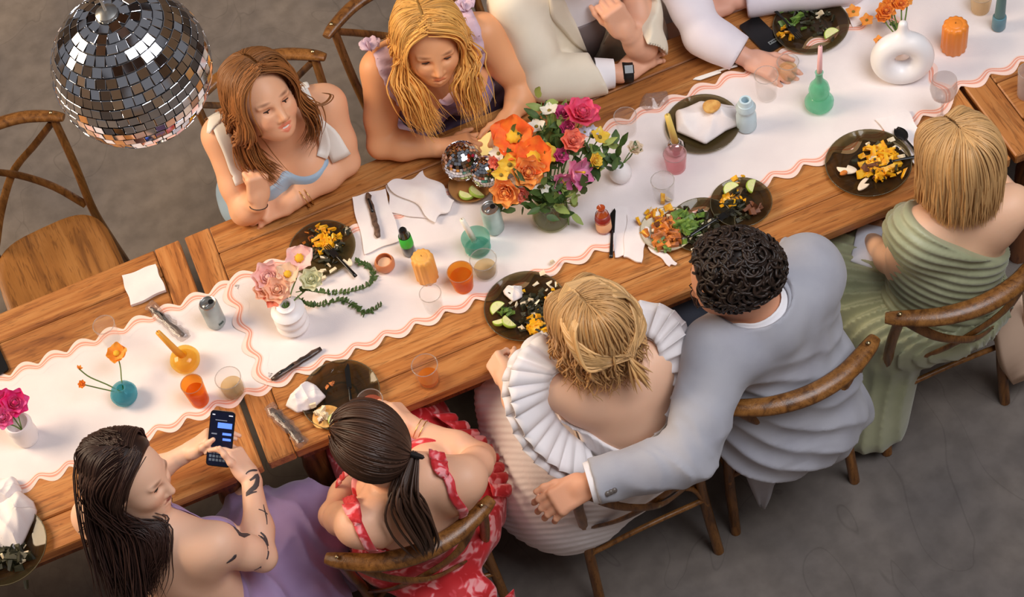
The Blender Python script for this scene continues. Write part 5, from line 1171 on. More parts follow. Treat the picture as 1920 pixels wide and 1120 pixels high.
t = lath('candle_cup', 'teal glass cup holding a slim white taper candle', 'candle holder', 897, 468, RZ, [('cup', [(0, 0), (.028, 0), (.036, .006), (.044, .05), (.045, .066), (.0435, .066), (.042, .05), (.033, .010), (0, .008)], g_teal, {}), ('inner_cone', [(0, .052), (.012, .05), (.014, .034), (.041, .012), (.034, .009)], g_teal, {})])
taper(t, (-.004, .008, .04), (-.022, .02, .15), .010, .0085, wax_w)
t = lath('bottle_vase', 'green glass double bulb bottle with a pink taper candle', 'candle holder', 1536, 200, RZ, [('glass_wall', [(0, 0), (.032, .001), (.043, .016), (.044, .03), (.036, .046), (.026, .056), (.030, .066), (.032, .085), (.028, .105), (.016, .125), (.011, .14), (.011, .165), (.013, .168), (.0085, .168), (.0085, .14), (.025, .1), (.028, .085), (.02, .056), (.038, .028), (0, .006)], g_green, {}), ('twisted_core', [(0, .02), (.014, .03), (.018, .05), (.012, .065), (.018, .08), (.013, .095), (.016, .11), (0, .12)], mat('mint_core', (140, 226, 190), .3), {'rib': (4, .18)})])
taper(t, (0, 0, .12), (.008, .008, .275), .0088, .0065, wax_p)
t = lath('bottle_vase', 'pale blue matte bottle vase beside the plate of napkins', 'vase', 1400, 238, RZ, [('body', [(0, 0), (.027, 0), (.031, .006), (.031, .06), (.027, .075), (.025, .085), (.03, .095), (.031, .10), (.022, .116), (.018, .135), (.012, .135), (.012, .1), (0, .09)], ice_m, {}), ('collar', [(.02, .112), (.024, .116), (.02, .12), (.02, .112)], ice_m, {})])
t = lath('candlestick', 'dark teal candle in a blue glass stick beside the orange pillar', 'candle holder', 1872, 52, LZ, [('stick', [(0, 0), (.018, 0), (.021, .006), (.021, .05), (.019, .055), (0, .056)], mat('slate_blue', (96, 138, 152), .3), {}), ('taper', [(0, .055), (.016, .056), (.014, .14), (.011, .20), (0, .203)], mat('deep_teal_wax', (86, 122, 124), .5), {})])
t = lath('bud_vase', 'small white vase with a cream flower beside the bouquet', 'vase', 1165, 334, RZ, [('ceramic_wall', [(0, 0), (.024, 0), (.034, .02), (.034, .04), (.022, .058), (.016, .066), (.013, .066), (.018, .055), (0, .02)], porc, {}), ('foot', [(0, -.0005), (.022, 0), (.022, .003), (0, .003)], porc, {})])
t = lath('candle_holder', 'mirrored holder with a tall yellow taper by the plate of napkins', 'candle holder', 1268, 285, RZ, [('ball', [(0, 0), (.02, .001), (.029, .014), (.030, .028), (.022, .044), (.012, .05), (0, .05)], mat('mirror_glass', (210, 205, 205), .08, 1), {'rib': (9, .04)}), ('collar', [(.010, .048), (.014, .05), (.012, .054), (.010, .048)], alu, {})])
taper(t, (0, 0, .048), (-.012, .012, .178), .0115, .009, wax_y)
# hollow ring vase
S = SDF(); Rr, rr_ = .058, .036
def tor(x, y, z): q = np.sqrt(x*x+z*z)-Rr; return np.sqrt(q*q+(y*.95)**2)-rr_
S.u((tor, V3(-.105, -.045, -.105), V3(.105, .045, .105)), .01); S.u(rcone((0, 0, .09), .018, (0, 0, .125), .014), .02); S.cut(plane((0, 0, -.098), (0, 0, -1)), .01)
V, Q = sdf_mesh(S, .004); o = obj('ring_vase', np_mesh('ring_vase', V, Q), porc, loc=A(1688, 128, LZ)+V3(0, 0, .098), rot=(-.22, 0, -.42)); tag(o, 'white hollow ring shaped ceramic vase with orange flowers', 'vase')
o.location = A(1690, 142, LZ)+V3(0, 0, .088)
# bottles
t = thing('sauce_bottle', 'small red hot sauce bottle with no cap beside a knife', 'bottle', A(1133, 430, RZ), -.1)
MB().lathe([(0, 0), (.021, 0), (.0235, .004), (.0235, .058), (.019, .082), (.0125, .096), (.0115, .112), (.013, .114), (.0105, .116), (0, .112)], 24).build('glass_wall', mat('sauce_red', (196, 92, 44), .15, noise=(170, 66, 30), scale=20, coat=.6), t, loc=(0, 0, 0), auto=50)
MB().lathe([(.0238, .058), (.0215, .074), (.0195, .082), (.0198, .0822), (.0242, .058)], 24).build('neck_label', mat('label_red', (150, 34, 24), .4), t, loc=(0, 0, 0))
MB().lathe([(.0239, .012), (.0239, .05), (.0243, .05), (.0243, .012)], 24).build('label', mat('label_peach', (232, 172, 128), .5), t, loc=(0, 0, 0))
t = thing('small_bottle', 'small dark green bottle beside the apricot ribbed candle', 'bottle', A(768, 474, RZ), .2)
MB().lathe([(0, 0), (.018, 0), (.021, .004), (.021, .05), (.019, .09), (.015, .105), (.012, .118), (0, .121)], 24).build('glass_wall', mat('bottle_green', (26, 40, 22), .12, coat=.6), t, loc=(0, 0, 0), auto=50)
MB().lathe([(.0214, .05), (.0204, .075), (.0192, .094), (.0196, .094), (.0218, .05)], 24).build('label', mat('label_green', (64, 176, 60), .3), t, loc=(0, 0, 0))
MB().lathe([(0, .116), (.0125, .116), (.0125, .124), (.009, .13), (0, .131)], 18).build('cap', blk, t, loc=(0, 0, 0), auto=50)
# --- cutlery
def cutlery(kind, label, p0, p1, z0, z1=None, m=None, group=None):
    """p0: head end, p1: handle end (pixels)"""
    a = A(*p0, z0); b = A(*p1, z0 if z1 is None else z1); d = b-a; L = np.linalg.norm(d); m = m or blk
    t = thing(kind, label, 'cutlery', a, 0, group); R_ = axes(WZ, d); R_ = np.stack([nrm(d), nrm(np.cross(WZ, d)), np.cross(nrm(d), nrm(np.cross(WZ, d)))], 1)
    hl = .055 if kind != 'knife' else .09
    mb = MB(); P = np.array([R_@V3(x, 0, .004+.004*math.sin(x/L*3.1)) for x in np.linspace(hl-.004, L, 10)]); mb.tube(P, np.linspace(.0034, .0062, 10), 8, flat=.5, up=WZ); mb.build('handle', m, t, loc=(0, 0, 0))
    mb = MB()
    if kind == 'spoon':
        u = np.linspace(0, 1, 9); G = []
        for s_ in u: w = .019*math.sin(math.pi*min(.98, .06+s_*.9))**.7; G.append([R_@V3(s_*hl, w*k, .003+.006*k*k+.003*abs(s_-.5)) for k in np.linspace(-1, 1, 7)])
        mb.sheet(np.array(G), thick=.0015)
    elif kind == 'fork':
        mb.box(R_@V3(hl*.72, 0, .004), (hl*.5, .022, .002), R_, bev=.0009)
        for k in (-.0088, -.003, .003, .0088): mb.box(R_@V3(hl*.25, k, .004), (hl*.55, .0032, .002), R_, bev=.0008)
    else:
        v = [R_@V3(*q) for q in ((0, .004, .002), (.02, -.008, .002), (hl, -.007, .002), (hl, .007, .002), (.01, .008, .002))]; v = np.array(v); v2 = v+WZ*.0022; mb.add(np.vstack([v, v2]), [(4, 3, 2, 1, 0), (5, 6, 7, 8, 9)]+[(i, (i+1) % 5, 5+(i+1) % 5, 5+i) for i in range(5)])
    mb.build('head', m, t, loc=(0, 0, 0), smooth=kind == 'spoon'); return t
wrap_m = mat('dark_wrap', (40, 28, 24), .35, noise=(92, 70, 58), scale=40); foil = glass('clear_film', (236, 232, 230), .9, .08, .12)
def bundle(label, p0, p1, z, w=.011, film=True, m=None):
    """dark cutlery rolled in crinkled film"""
    a = A(*p0, z); b = A(*p1, z); t = thing('cutlery_bundle', label, 'cutlery', a); d = b-a; n = 14; r = np.random.default_rng(int(p0[0])); s_ = nrm(np.cross(WZ, d))
    P = np.array([d*k+s_*r.normal()*.0015+WZ*(.009+r.normal()*.0008) for k in np.linspace(0, 1, n)]); MB().tube(P, w*np.r_[.5, .8+.25*r.uniform(size=n-2), .7], 8, flat=.6).build('rolled_cutlery', m or wrap_m, t, loc=(0, 0, 0))
    MB().tube(P[2:7]+WZ*.006, .004, 6, flat=.5).build('handle', blk, t, loc=(0, 0, 0))
    if film:
        P2 = np.array([d*(k*1.18-.09)+s_*r.normal()*.003+WZ*.009 for k in np.linspace(0, 1, n)]); MB().tube(P2, .016+.008*r.uniform(size=n), 7, flat=.45).build('film_wrap', foil, t, loc=(0, 0, 0))
    return t
bundle('dark cutlery roll lying on the runner edge near the smoked plate with tortilla', (510, 715), (603, 656), RZ, .011, False)
bundle('film wrapped cutlery on bare wood beside the smoked plate with tortilla', (510, 770), (566, 830), TZ, .012)
bundle('film wrapped cutlery under the orange taper candle', (285, 580), (345, 632), LZ, .009)
bundle('brown wrapped cutlery lying on the long upright napkin', (690, 365), (711, 448), RZ+.008, .010, False, mat('brown_wrap', (112, 84, 66), .6, noise=(70, 48, 36), scale=60))
cutlery('knife', 'dark table knife standing along the napkin by the hot sauce', (1150, 392), (1146, 485), RZ+.002)
cutlery('fork', 'black fork across the smoked plate of mango salad', (612, 462), (668, 520), RZ+.022, RZ+.012)
cutlery('knife', 'black knife laid on the smoked plate with tortilla', (650, 683), (660, 765), TZ+.022)
cutlery('fork', 'black fork crossing the far smoked plate with lime wedge', (1500, 72), (1446, 14), TZ+.026, TZ+.03)
cutlery('spoon', 'black spoon on the folded napkin beside the egg salad plate', (1680, 243), (1726, 298), RZ+.012, TZ+.02)
cutlery('fork', 'black fork resting in the egg salad plate', (1640, 312), (1726, 294), TZ+.028, TZ+.022)
cutlery('fork', 'black fork between the two overlapping salad plates', (1375, 395), (1290, 446), TZ+.026)
cutlery('knife', 'white plastic knife under the reaching hand', (1300, 152), (1382, 124), TZ+.004, TZ+.006, mat('white_plastic', (240, 236, 230), .4))
cutlery('fork', 'black fork among the orange blossoms on a napkin', (1590, 4), (1625, -18), TZ+.014)
# --- napkins
def napkin(label, corners, z, amp=.004, seed=0, lift=0.0, fr=40, thick=.004, n=22, group=None, bulge=0.0):
    C = np.array([A(x, y, z) for x, y in corners]); u = np.linspace(0, 1, n); r = waves(seed, fr); G = np.zeros((n, n, 3))
    for i, a in enumerate(u):
        for j, b in enumerate(u):
            q = (C[0]*(1-a)+C[1]*a)*(1-b)+(C[3]*(1-a)+C[2]*a)*b; e = min(a, 1-a, b, 1-b)
            q = q+WZ*(thick+amp*(1+r(q[0], q[1], 0))+bulge*math.sin(math.pi*a)*math.sin(math.pi*b)+lift*a*(1-b)); wob = amp*.8; q[0] += wob*math.sin(9*b+seed)*(1-2*e); q[1] += wob*math.sin(8*a+seed*2)*(1-2*e); G[i, j] = q
    c0 = G.reshape(-1, 3).mean(0); c0[2] = z; o = MB().sheet(G-c0, thick=thick).build('napkin', nap_m, loc=c0, auto=60); return tag(o, label, 'napkin', group)
napkin('folded white napkin alone on bare wood before the empty chair', [(230, 522), (293, 500), (313, 548), (248, 577)], TZ, .0025, 1, thick=.012)
napkin('long upright napkin under brown wrapped cutlery', [(660, 372), (722, 356), (752, 452), (685, 478)], RZ, .003, 2, thick=.004)
napkin('loose crumpled napkin with a raised corner beside the small mirror ball', [(727, 352), (795, 328), (858, 385), (820, 420)], RZ, .012, 3, fr=28, bulge=.02)
napkin('crumpled flat end of a napkin tucked under another', [(726, 350), (800, 352), (818, 416), (735, 402)], RZ, .004, 4)
napkin('white napkin strip beside the dark knife and hot sauce', [(1150, 392), (1176, 388), (1184, 480), (1152, 485)], RZ-.003, .003, 5)
napkin('folded white napkin beside the round salad plate', [(1176, 405), (1219, 432), (1203, 497), (1168, 485)], TZ+.004, .004, 6, thick=.006)
napkin('white paper napkin under black spoon by the egg salad', [(1640, 228), (1700, 210), (1742, 270), (1722, 322)], RZ, .004, 7)
napkin('white napkin strewn with orange blossoms', [(1560, -10), (1660, -30), (1660, 30), (1600, 52)], TZ+.003, .004, 8)
napkin('small paper napkin tucked beside the salad plate', [(1214, 466), (1226, 462), (1272, 496), (1256, 500)], TZ+.002, .004, 9)
def crumple(label, px, py, z, r, h, seed, sq=1.0, m=None, zr=0.0):
    """a creased cloth heap: angular outline, ridged folds"""
    rg = np.random.default_rng(seed); na, nr = 72, 22; ang = np.arange(na)/na*2*math.pi; kc = 7; ca = np.sort(rg.uniform(0, 1, kc)+np.arange(kc))/kc*2*math.pi; cr2 = rg.uniform(.82, 1.2, kc)
    C = np.c_[np.cos(ca)*cr2, np.sin(ca)*cr2*sq]*r; out = []
    for q in ang:
        d = np.array([math.cos(q), math.sin(q)]); best = 0
        for i in range(kc):
            p0, p1 = C[i], C[(i+1) % kc]; Mx = np.array([d, p0-p1]).T
            if abs(np.linalg.det(Mx)) > 1e-9:
                s_, t_ = np.linalg.solve(Mx, p0)
                if s_ > 0 and -1e-6 <= t_ <= 1+1e-6: best = max(best, s_)
        out.append(best or r*.8)
    out = np.array(out); fs = [(nrm(rg.normal(size=2)), rg.uniform(1.3, 3.2)/r, rg.uniform(0, 6)) for _ in range(5)]
    G = np.zeros((nr+1, na+1, 3))
    for i in range(nr+1):
        k = i/nr
        for jj in range(na+1):
            j = jj % na; x, y = math.cos(ang[j])*out[j]*k, math.sin(ang[j])*out[j]*k; rd = sum((1-abs(math.sin(f*(x*d[0]+y*d[1])+p))*1.0)**1.5 for d, f, p in fs)/5
            zz = h*(.25+.9*rd)*(1-k**3)+.004+h*.12*rd; G[i, jj] = (x, y, zz if i < nr else max(.003, zz*.5))
    o = MB().sheet(G).build('crumpled_napkin', m or nap_m, loc=A(px, py, z), rot=(0, 0, zr), auto=38); md = o.modifiers.new('s', 'SOLIDIFY'); md.thickness = .002; return tag(o, label, 'napkin')
crumple('crumpled white napkin ball on the smoked plate with tortilla', 572, 744, TZ+.014, .056, .045, 81)
crumple('heap of crumpled white napkins on a plate at the table corner', 22, 975, TZ+.012, .085, .07, 83, 1.25)
crumple('tall crumpled napkin in the heap behind the plate at the corner', 10, 925, TZ+.008, .06, .07, 84)
crumple('crumpled white napkins filling the plate behind the yellow taper', 1320, 228, RZ+.012, .105, .06, 85, .85)
crumple('white lap napkin of the person in sage', 1648, 470, .655, .08, .03, 87, 1.3, mat('napkin_blue_white', (222, 224, 236), .9))
# --- plates and food
def plate(label, px, py, r, z=TZ, m=None, group=None):
    t = thing('plate', label, 'plate', A(px, py, z)); m = m or g_smoke
    MB().lathe([(0, .003), (r*.62, .003), (r*.72, .005), (r*.92, .014), (r, .018), (r, .0205), (r*.91, .0165), (r*.70, .0075), (r*.6, .006), (0, .006)], 48).build('dish', m, t, loc=(0, 0, 0), auto=60)
    MB().lathe([(r*.985, .0175), (r*1.004, .019), (r*.99, .0215), (r*.975, .0195), (r*.985, .0175)], 48).build('rim', glass('smoke_rim', (190, 180, 150), .8, .05, .35), t, loc=(0, 0, 0))
    MB().lathe([(r*.4, 0), (r*.45, 0), (r*.45, .003), (r*.4, .003)], 32).build('foot_ring', m, t, loc=(0, 0, 0)); return t
def bits(label, px, py, z, spec, seed, R=.07, ang=0.0):
    """chopped salad nobody could count: spec = [(material, count, size, (dx, dy) px centre, spread px)]"""
    r = np.random.default_rng(seed); m = MB(); mats = []; c0 = A(px, py, z)
    for mi, (mt, n, s, (dx, dy), sp) in enumerate(spec):
        mats.append(mt)
        for i in range(n):
            o = r.normal(size=2)*sp*.55; q = A(px+dx+o[0], py+dy+o[1], z)-c0+WZ*(r.uniform(.002, .014)); k = s*r.uniform(.6, 1.3); Rm = axes(r.normal(size=3)); v = r.normal(size=(8, 3))*.15
            b = np.array([[x, y, zz] for x in (-1, 1) for y in (-1, 1) for zz in (-1, 1)])*V3(1, r.uniform(.45, .8), r.uniform(.18, .4))+v
            m.add(q+(b*k*.5)@Rm.T, [(0, 1, 3, 2), (4, 6, 7, 5), (0, 4, 5, 1), (2, 3, 7, 6), (0, 2, 6, 4), (1, 5, 7, 3)], mi)
    o = m.build('chopped_salad', mats, loc=c0, smooth=False); return tag(o, label, 'food', kind='stuff')
def lime(label, px, py, z, r=.024, az=0, tilt=1.0, group='lime pieces on the tables'):
    t = thing('lime_wedge', label, 'lime', A(px, py, z), az, group); n = 14; a = np.linspace(0, math.pi, n); th = .009; R_ = np.array(Matrix.Rotation(tilt*.45, 3, 'X')); P = np.c_[r*np.cos(a), r*np.sin(a)]
    mb = MB(); mb.prism(P*.93, 0, th); mb.v[-1] = mb.v[-1]@R_.T+WZ*.002; mb.build('flesh', lime_f, t, loc=(0, 0, 0), smooth=False)
    G = np.stack([np.c_[P*.93, np.full(n, th)], np.c_[P, np.full(n, th*.9)], np.c_[P*1.02, np.full(n, th*.4)], np.c_[P*.97, np.full(n, -.001)]]); mb = MB(); mb.sheet(G); mb.v[-1] = mb.v[-1]@R_.T+WZ*.002; mb.build('rind', lime_r, t, loc=(0, 0, 0))
    mb = MB()
    for q in a[2:-1:3]: mb.box(V3(r*.45*math.cos(q), r*.45*math.sin(q), th+.0003), (r*.8, .0012, .0006), rotz(q))
    mb.v = [v@R_.T+WZ*.002 for v in mb.v]; mb.build('membrane', food_c, t, loc=(0, 0, 0), smooth=False); return t
def slab(name, label, cat, px, py, z, r, m, sq=1.0, th=.004, az=0, cut=0.0, bend=.0, group=None):
    n = 30; a = np.linspace(0, 2*math.pi*(1-cut), n, endpoint=cut > 0); P = np.c_[r*np.cos(a), r*sq*np.sin(a)]*(1+.05*np.sin(3*a+px))[:, None]
    if cut: P = np.vstack([P, [[0, 0]]])
    rings = [(1, 0), (1.0, th*.6), (.93, th), (.5, th+bend*.5), (.1, th+bend)]; v = np.vstack([np.c_[P*k, np.full(len(P), zz)] for k, zz in rings]); k = len(P)
    f = [(i*k+j, i*k+(j+1) % k, (i+1)*k+(j+1) % k, (i+1)*k+j) for i in range(len(rings)-1) for j in range(k)]+[tuple(range(k-1, -1, -1)), tuple((len(rings)-1)*k+j for j in range(k))]
    o = MB().add(v, f).build(name, m, loc=A(px, py, z), rot=(0, 0, az), auto=50); return tag(o, label, cat, group)
plate('smoked glass plate of mango salad beside the peach flowers', 606, 472, .108, RZ-.003)
bits('mango and dark leaf salad on the plate beside the peach flowers', 606, 468, RZ+.004, [(food_d, 70, .018, (6, -6), 32), (food_y, 44, .026, (8, -18), 20), (food_c, 10, .022, (-10, 24), 34), (food_o, 6, .016, (-20, -20), 20)], 5)
slab('flatbread_piece', 'torn pale flatbread piece on the mango salad plate', 'bread', 596, 520, RZ+.016, .03, food_c, .6, cut=.25, az=.4); slab('flatbread_piece', 'scalloped flatbread corner by the black fork handle', 'bread', 652, 492, RZ+.016, .019, food_c, .7, cut=.2, az=2)
slab('flatbread_piece', 'upright pale flatbread shard beside the pink blossom', 'bread', 548, 478, RZ+.018, .022, food_c, .5, cut=.3, az=1)
plate('smoked glass plate with tortilla and a black knife', 640, 746, .122)
slab('tortilla', 'half eaten folded tortilla on the smoked plate', 'bread', 612, 782, TZ+.016, .045, tort, .85, bend=.004); bits('scraps of chicken and leaf on the tortilla', 604, 782, TZ+.022, [(food_c, 14, .022, (0, 0), 16), (food_b, 6, .012, (0, 2), 14), (food_o, 3, .014, (20, -60), 8)], 7)
lime('lime slice lying on the half eaten tortilla', 628, 790, TZ+.022, .02, .3, .5)
plate('smoked glass plate of salad with several lime wedges', 986, 580, .125)
bits('dark leaf salad scraps on the plate with several lime wedges', 996, 582, TZ+.010, [(food_d, 80, .018, (14, 2), 36), (food_y, 34, .022, (10, 34), 14), (food_y, 14, .012, (16, -10), 36), (food_c, 22, .016, (10, -22), 44), (food_g, 12, .02, (-52, 4), 12)], 9)
crumple('crumpled paper napkin on the salad plate with lime wedges', 962, 550, TZ+.014, .03, .03, 91)
lime('yellowish lime wedge lying beside the crumpled paper on the salad plate', 935, 582, TZ+.014, .026, .4, .6); lime('lime wedge standing near the mango bits on the salad plate', 957, 605, TZ+.014, .026, 1.9, .7); lime('small lime wedge at the lower rim of the salad plate', 936, 604, TZ+.014, .02, 3, .5)
t = plate('round pale plate heaped with grilled salad and flatbread', 1252, 436, .082, TZ+.001, mat('pale_plate', (216, 206, 180), .3))
bits('grilled vegetables and lettuce heaped on the round pale plate', 1252, 430, TZ+.014, [(food_o, 70, .028, (0, 6), 24), (food_y, 34, .022, (-14, -14), 24), (food_b, 16, .026, (10, -10), 20), (food_g, 40, .03, (38, -6), 18), (food_c, 10, .02, (-6, -20), 24), (food_g, 10, .022, (-10, 34), 14)], 11)
plate('smoked glass plate wedged between the pale plate and the lime plate', 1316, 428, .10)
bits('leaf scraps on the wedged smoked plate', 1322, 432, TZ+.008, [(food_d, 50, .018, (-4, 8), 32), (food_c, 9, .02, (-10, 24), 30)], 12)
plate('smoked glass plate with a squeezed lime half beside the person in grey', 1390, 386, .092, TZ+.002)
bits('yellow crumbs and dark leaves on the plate with squeezed lime', 1385, 380, TZ+.012, [(food_y, 18, .016, (-14, -8), 22), (food_d, 34, .018, (0, 12), 28), (food_b, 8, .03, (30, 14), 10)], 13)
lime('squeezed lime half on the smoked plate behind the dark curly hair', 1372, 358, TZ+.016, .026, .2, .6); lime('squeezed lime half standing at the plate rim behind the dark curly hair', 1412, 352, TZ+.016, .024, .9, 1.0)
plate('smoked glass plate of egg and mango salad by the blonde bob', 1628, 312, .126)
bits('mango salad on the smoked plate with egg slices', 1634, 308, TZ+.012, [(food_d, 36, .018, (6, 4), 34), (food_y, 80, .028, (14, -2), 30), (food_y, 14, .018, (26, 22), 24), (food_c, 16, .016, (18, -8), 40), (food_b, 8, .03, (4, 12), 12)], 15)
slab('egg_slice', 'boiled egg slice with orange yolk on the mango salad', 'egg', 1587, 318, TZ+.018, .030, mat('egg_white', (246, 226, 200), .5), .55, cut=.25, az=2.4, bend=.004); slab('egg_slice', 'pale egg slice at the plate rim below the mango salad', 'egg', 1620, 346, TZ+.018, .026, mat('egg_white', (246, 226, 200), .5), .5, cut=.2, az=.5)
slab('egg_yolk', 'orange yolk smear on the boiled egg slice', 'egg', 1582, 325, TZ+.0235, .012, food_o, .7)
plate('smoked glass plate covered by crumpled napkins behind the yellow taper', 1318, 238, .115, RZ-.003)
slab('toast_piece', 'browned toast square poking from the crumpled napkins', 'bread', 1334, 200, RZ+.062, .028, tort, .9, th=.006)
plate('smoked glass plate with lime wedge beside the phone on the wood', 1520, 54, .118)
bits('salad scraps on the plate beside the phone on the wood', 1520, 40, TZ+.010, [(food_d, 36, .018, (-6, -4), 40), (food_y, 10, .02, (-42, 24), 12), (food_g, 14, .026, (-30, -14), 26), (food_c, 16, .014, (14, -18), 36)], 17)
lime('lime wedge at the rim of the plate beside the phone on the wood', 1560, 68, TZ+.016, .026, .2, .7)
plate('smoked glass plate under the heap of napkins at the corner', 14, 1030, .13)
bits('leaf scraps on the plate at the table corner', 20, 1040, TZ+.010, [(food_d, 40, .03, (0, 0), 34), (food_c, 8, .02, (0, 0), 30)], 18)
plate('round amber plate under the small mirror balls', 884, 352, .072, RZ-.002, mat('bamboo_plate', (168, 116, 66), .5)); lime('thick lime slice propped at the small mirror ball', 896, 362, RZ+.014, .03, 1.9, 1.2); lime('pale lime slice lying under the small mirror ball', 876, 366, RZ+.014, .026, 2.3, .5)
# --- phones
def phone(label, c, up, nn, w=.073, h=.150, screen=None):
    n_ = nrm(nn); u_ = nrm(np.asarray(up)-n_*np.dot(up, n_)); R_ = np.stack([np.cross(u_, n_), u_, n_], 1); t = thing('mobile_phone', label, 'phone', c)
    n = 6; pts = []; 
    for (sx, sy, a0) in ((1, 1, 0), (-1, 1, 90), (-1, -1, 180), (1, -1, 270)):
        for k in range(n): a = math.radians(a0+90*k/(n-1)); pts.append((sx*(w/2-.011)+.011*math.cos(a), sy*(h/2-.011)+.011*math.sin(a)))
    mb = MB(); mb.prism(pts, -.004, .004); mb.v[-1] = mb.v[-1]@R_.T; mb.build('case', mat('phone_black', (16, 16, 18), .25), t, loc=(0, 0, 0), smooth=False)
    if screen:
        mb = MB(); mb.prism(np.array(pts)*(.93, .965), .004, .0044); mb.v[-1] = mb.v[-1]@R_.T; s_ = mb.build('screen', mat('lit_screen_%d' % screen[0], screen, .2, emit=(lin(screen), .6)), t, loc=(0, 0, 0), smooth=False); return t, s_, R_
    return t
c = A(414, 823, .93); t, scn, R_ = phone('phone with a blue chat on its screen held in two hands', c, imv(.10, 1, .12), imv(-.1, -.12, 1), .073, .165, (8, 14, 34))
def bub(x0, x1, y0, y1, col, e=1.2, nm='chat_bubble'):
    mb = MB(); mb.box(((x0+x1)/2, (y0+y1)/2, .0048), (x1-x0, y1-y0, .0004)); mb.v[-1] = mb.v[-1]@R_.T; mb.build(nm, mat('screen_%d_%d' % (col[0], col[2]), col, .3, emit=(lin(col), e)), scn, loc=(0, 0, 0), smooth=False)
bub(-.012, .030, .032, .048, (84, 124, 240)); bub(.004, .030, .012, .019, (84, 124, 240)); bub(.006, .030, -.004, .003, (84, 124, 240)); bub(-.028, -.012, .012, .016, (110, 116, 130), .5, 'text_line'); bub(-.020, .014, .054, .056, (130, 136, 150), .5, 'text_line')
for i in range(4):
    for j in range(6): bub(-.029+j*.0100, -.0215+j*.0100, -.034-i*.011, -.0265-i*.011, (92, 104, 118), .35, 'key')
bub(-.030, -.022, .069, .072, (200, 205, 215), .6, 'status_mark'); bub(.018, .030, .069, .072, (200, 205, 215), .6, 'status_mark')
t = phone('black phone lying screen up on bare wood beside a plate', A(1428, 66, TZ+.0045), A(1400, 40, TZ)-A(1455, 95, TZ), WZ, .072, .15)
Ru = nrm(A(1400, 40, TZ)-A(1455, 95, TZ)); mb = MB(); Rp = np.stack([np.cross(Ru, WZ), Ru, WZ], 1); mb.box(-Ru*.046+np.cross(Ru, WZ)*.010, (.03, .013, .0095), Rp); mb.build('clock_badge', mat('badge_grey', (138, 142, 140), .4), t, loc=(0, 0, 0), smooth=False)
for k, w in ((-.009, .005), (-.002, .003), (.004, .005), (.010, .004)): mb = MB(); mb.box(-Ru*.046+np.cross(Ru, WZ)*(.010+k), (w, .0065, .0103), Rp); mb.build('clock_digit', blk, t, loc=(0, 0, 0), smooth=False)
t, s_, R2 = phone('phone with a pale yellow screen under the blonde waves', A(920, 268, RZ+.012), A(950, 256, .8)-A(890, 282, .8), nrm(V3(0, -.3, 1)), .073, .15, (236, 206, 130))
# strap of a bag and a dark case at the edges of the room
t = thing('tote_bag', 'beige tote bag hanging from the next chair by the sage dress', 'bag', A(1900, 720, .0))
G = np.array([[A(1868, 580, .5), A(1905, 560, .5), A(1935, 555, .5)], [A(1885, 680, .3), A(1925, 640, .3), A(1950, 620, .3)], [A(1900, 722, .12), A(1925, 712, .12), A(1960, 690, .12)]])-np.array(t.location)
G2 = np.stack([spline(G[:, j], 10) for j in range(3)], 1); o = MB().sheet(G2).build('bag_panel', mat('beige_canvas', (214, 184, 160), .85), t, loc=(0, 0, 0)); md = o.modifiers.new('s', 'SOLIDIFY'); md.thickness = .03
MB().tube(spline([A(1916, 690, .15), A(1921, 600, .4), A(1918, 530, .62)], 10)-np.array(t.location), .004, 6).build('handle', mat('beige_canvas', (214, 184, 160), .85), t, loc=(0, 0, 0))

# held glass, stray phone and film
tumbler('clear tumbler of rosy drink lifted by the person in red', 703, 778, .835, .040, .085, g_clear, glass('rosy_drink', (236, 150, 120), .3, .03, .35), .7, taper=.85)
phone('black phone at the edge of bare wood behind the magenta flowers', A(-14, 676, TZ+.0045), A(-30, 640, TZ)-A(4, 715, TZ), WZ, .072, .13)
o = crumple('crumpled clear film wrapper on bare wood behind the yellow taper', 1226, 192, TZ, .055, .03, 95, .7, foil); o.name = 'film_wrapper'; o['category'] = 'wrapper'
# ================================================================ flowers
def pet(m, c, d, up, L, W_, cup=.3, ruf=0.0, mi=0, seed=0, n=5):
    """one petal: base c, direction d, face normal up"""
    d = nrm(d); up = nrm(np.asarray(up)-d*np.dot(up, d)); s_ = np.cross(d, up); G = []; r = np.random.default_rng(seed); ph = r.uniform(0, 6)
    for a in np.linspace(0, 1, n+1):
        w = W_*math.sin(math.pi*min(.97, .10+.82*a))**.75; row = []
        for b in np.linspace(-1, 1, n+2): row.append(c+d*L*a*(1-.12*b*b)+s_*w*.5*b+up*(cup*L*(a*a*.8+.35*b*b*a)+ruf*L*a*math.sin(5*b+ph+3*a)))
        G.append(row)
    m.sheet(np.array(G), mi); return m
def pm(name, c, c2=None): return mat('petal_'+name, c, .6, noise=c2, scale=40, tl=.25, sheen=.2)
stem_m = mat('stem_green', (92, 122, 52), .6); leaf_m = mat('leaf_green', (78, 104, 48), .55, noise=(52, 78, 34), scale=20, tl=.15); leaf_l = mat('leaf_light', (150, 170, 92), .55, tl=.2)
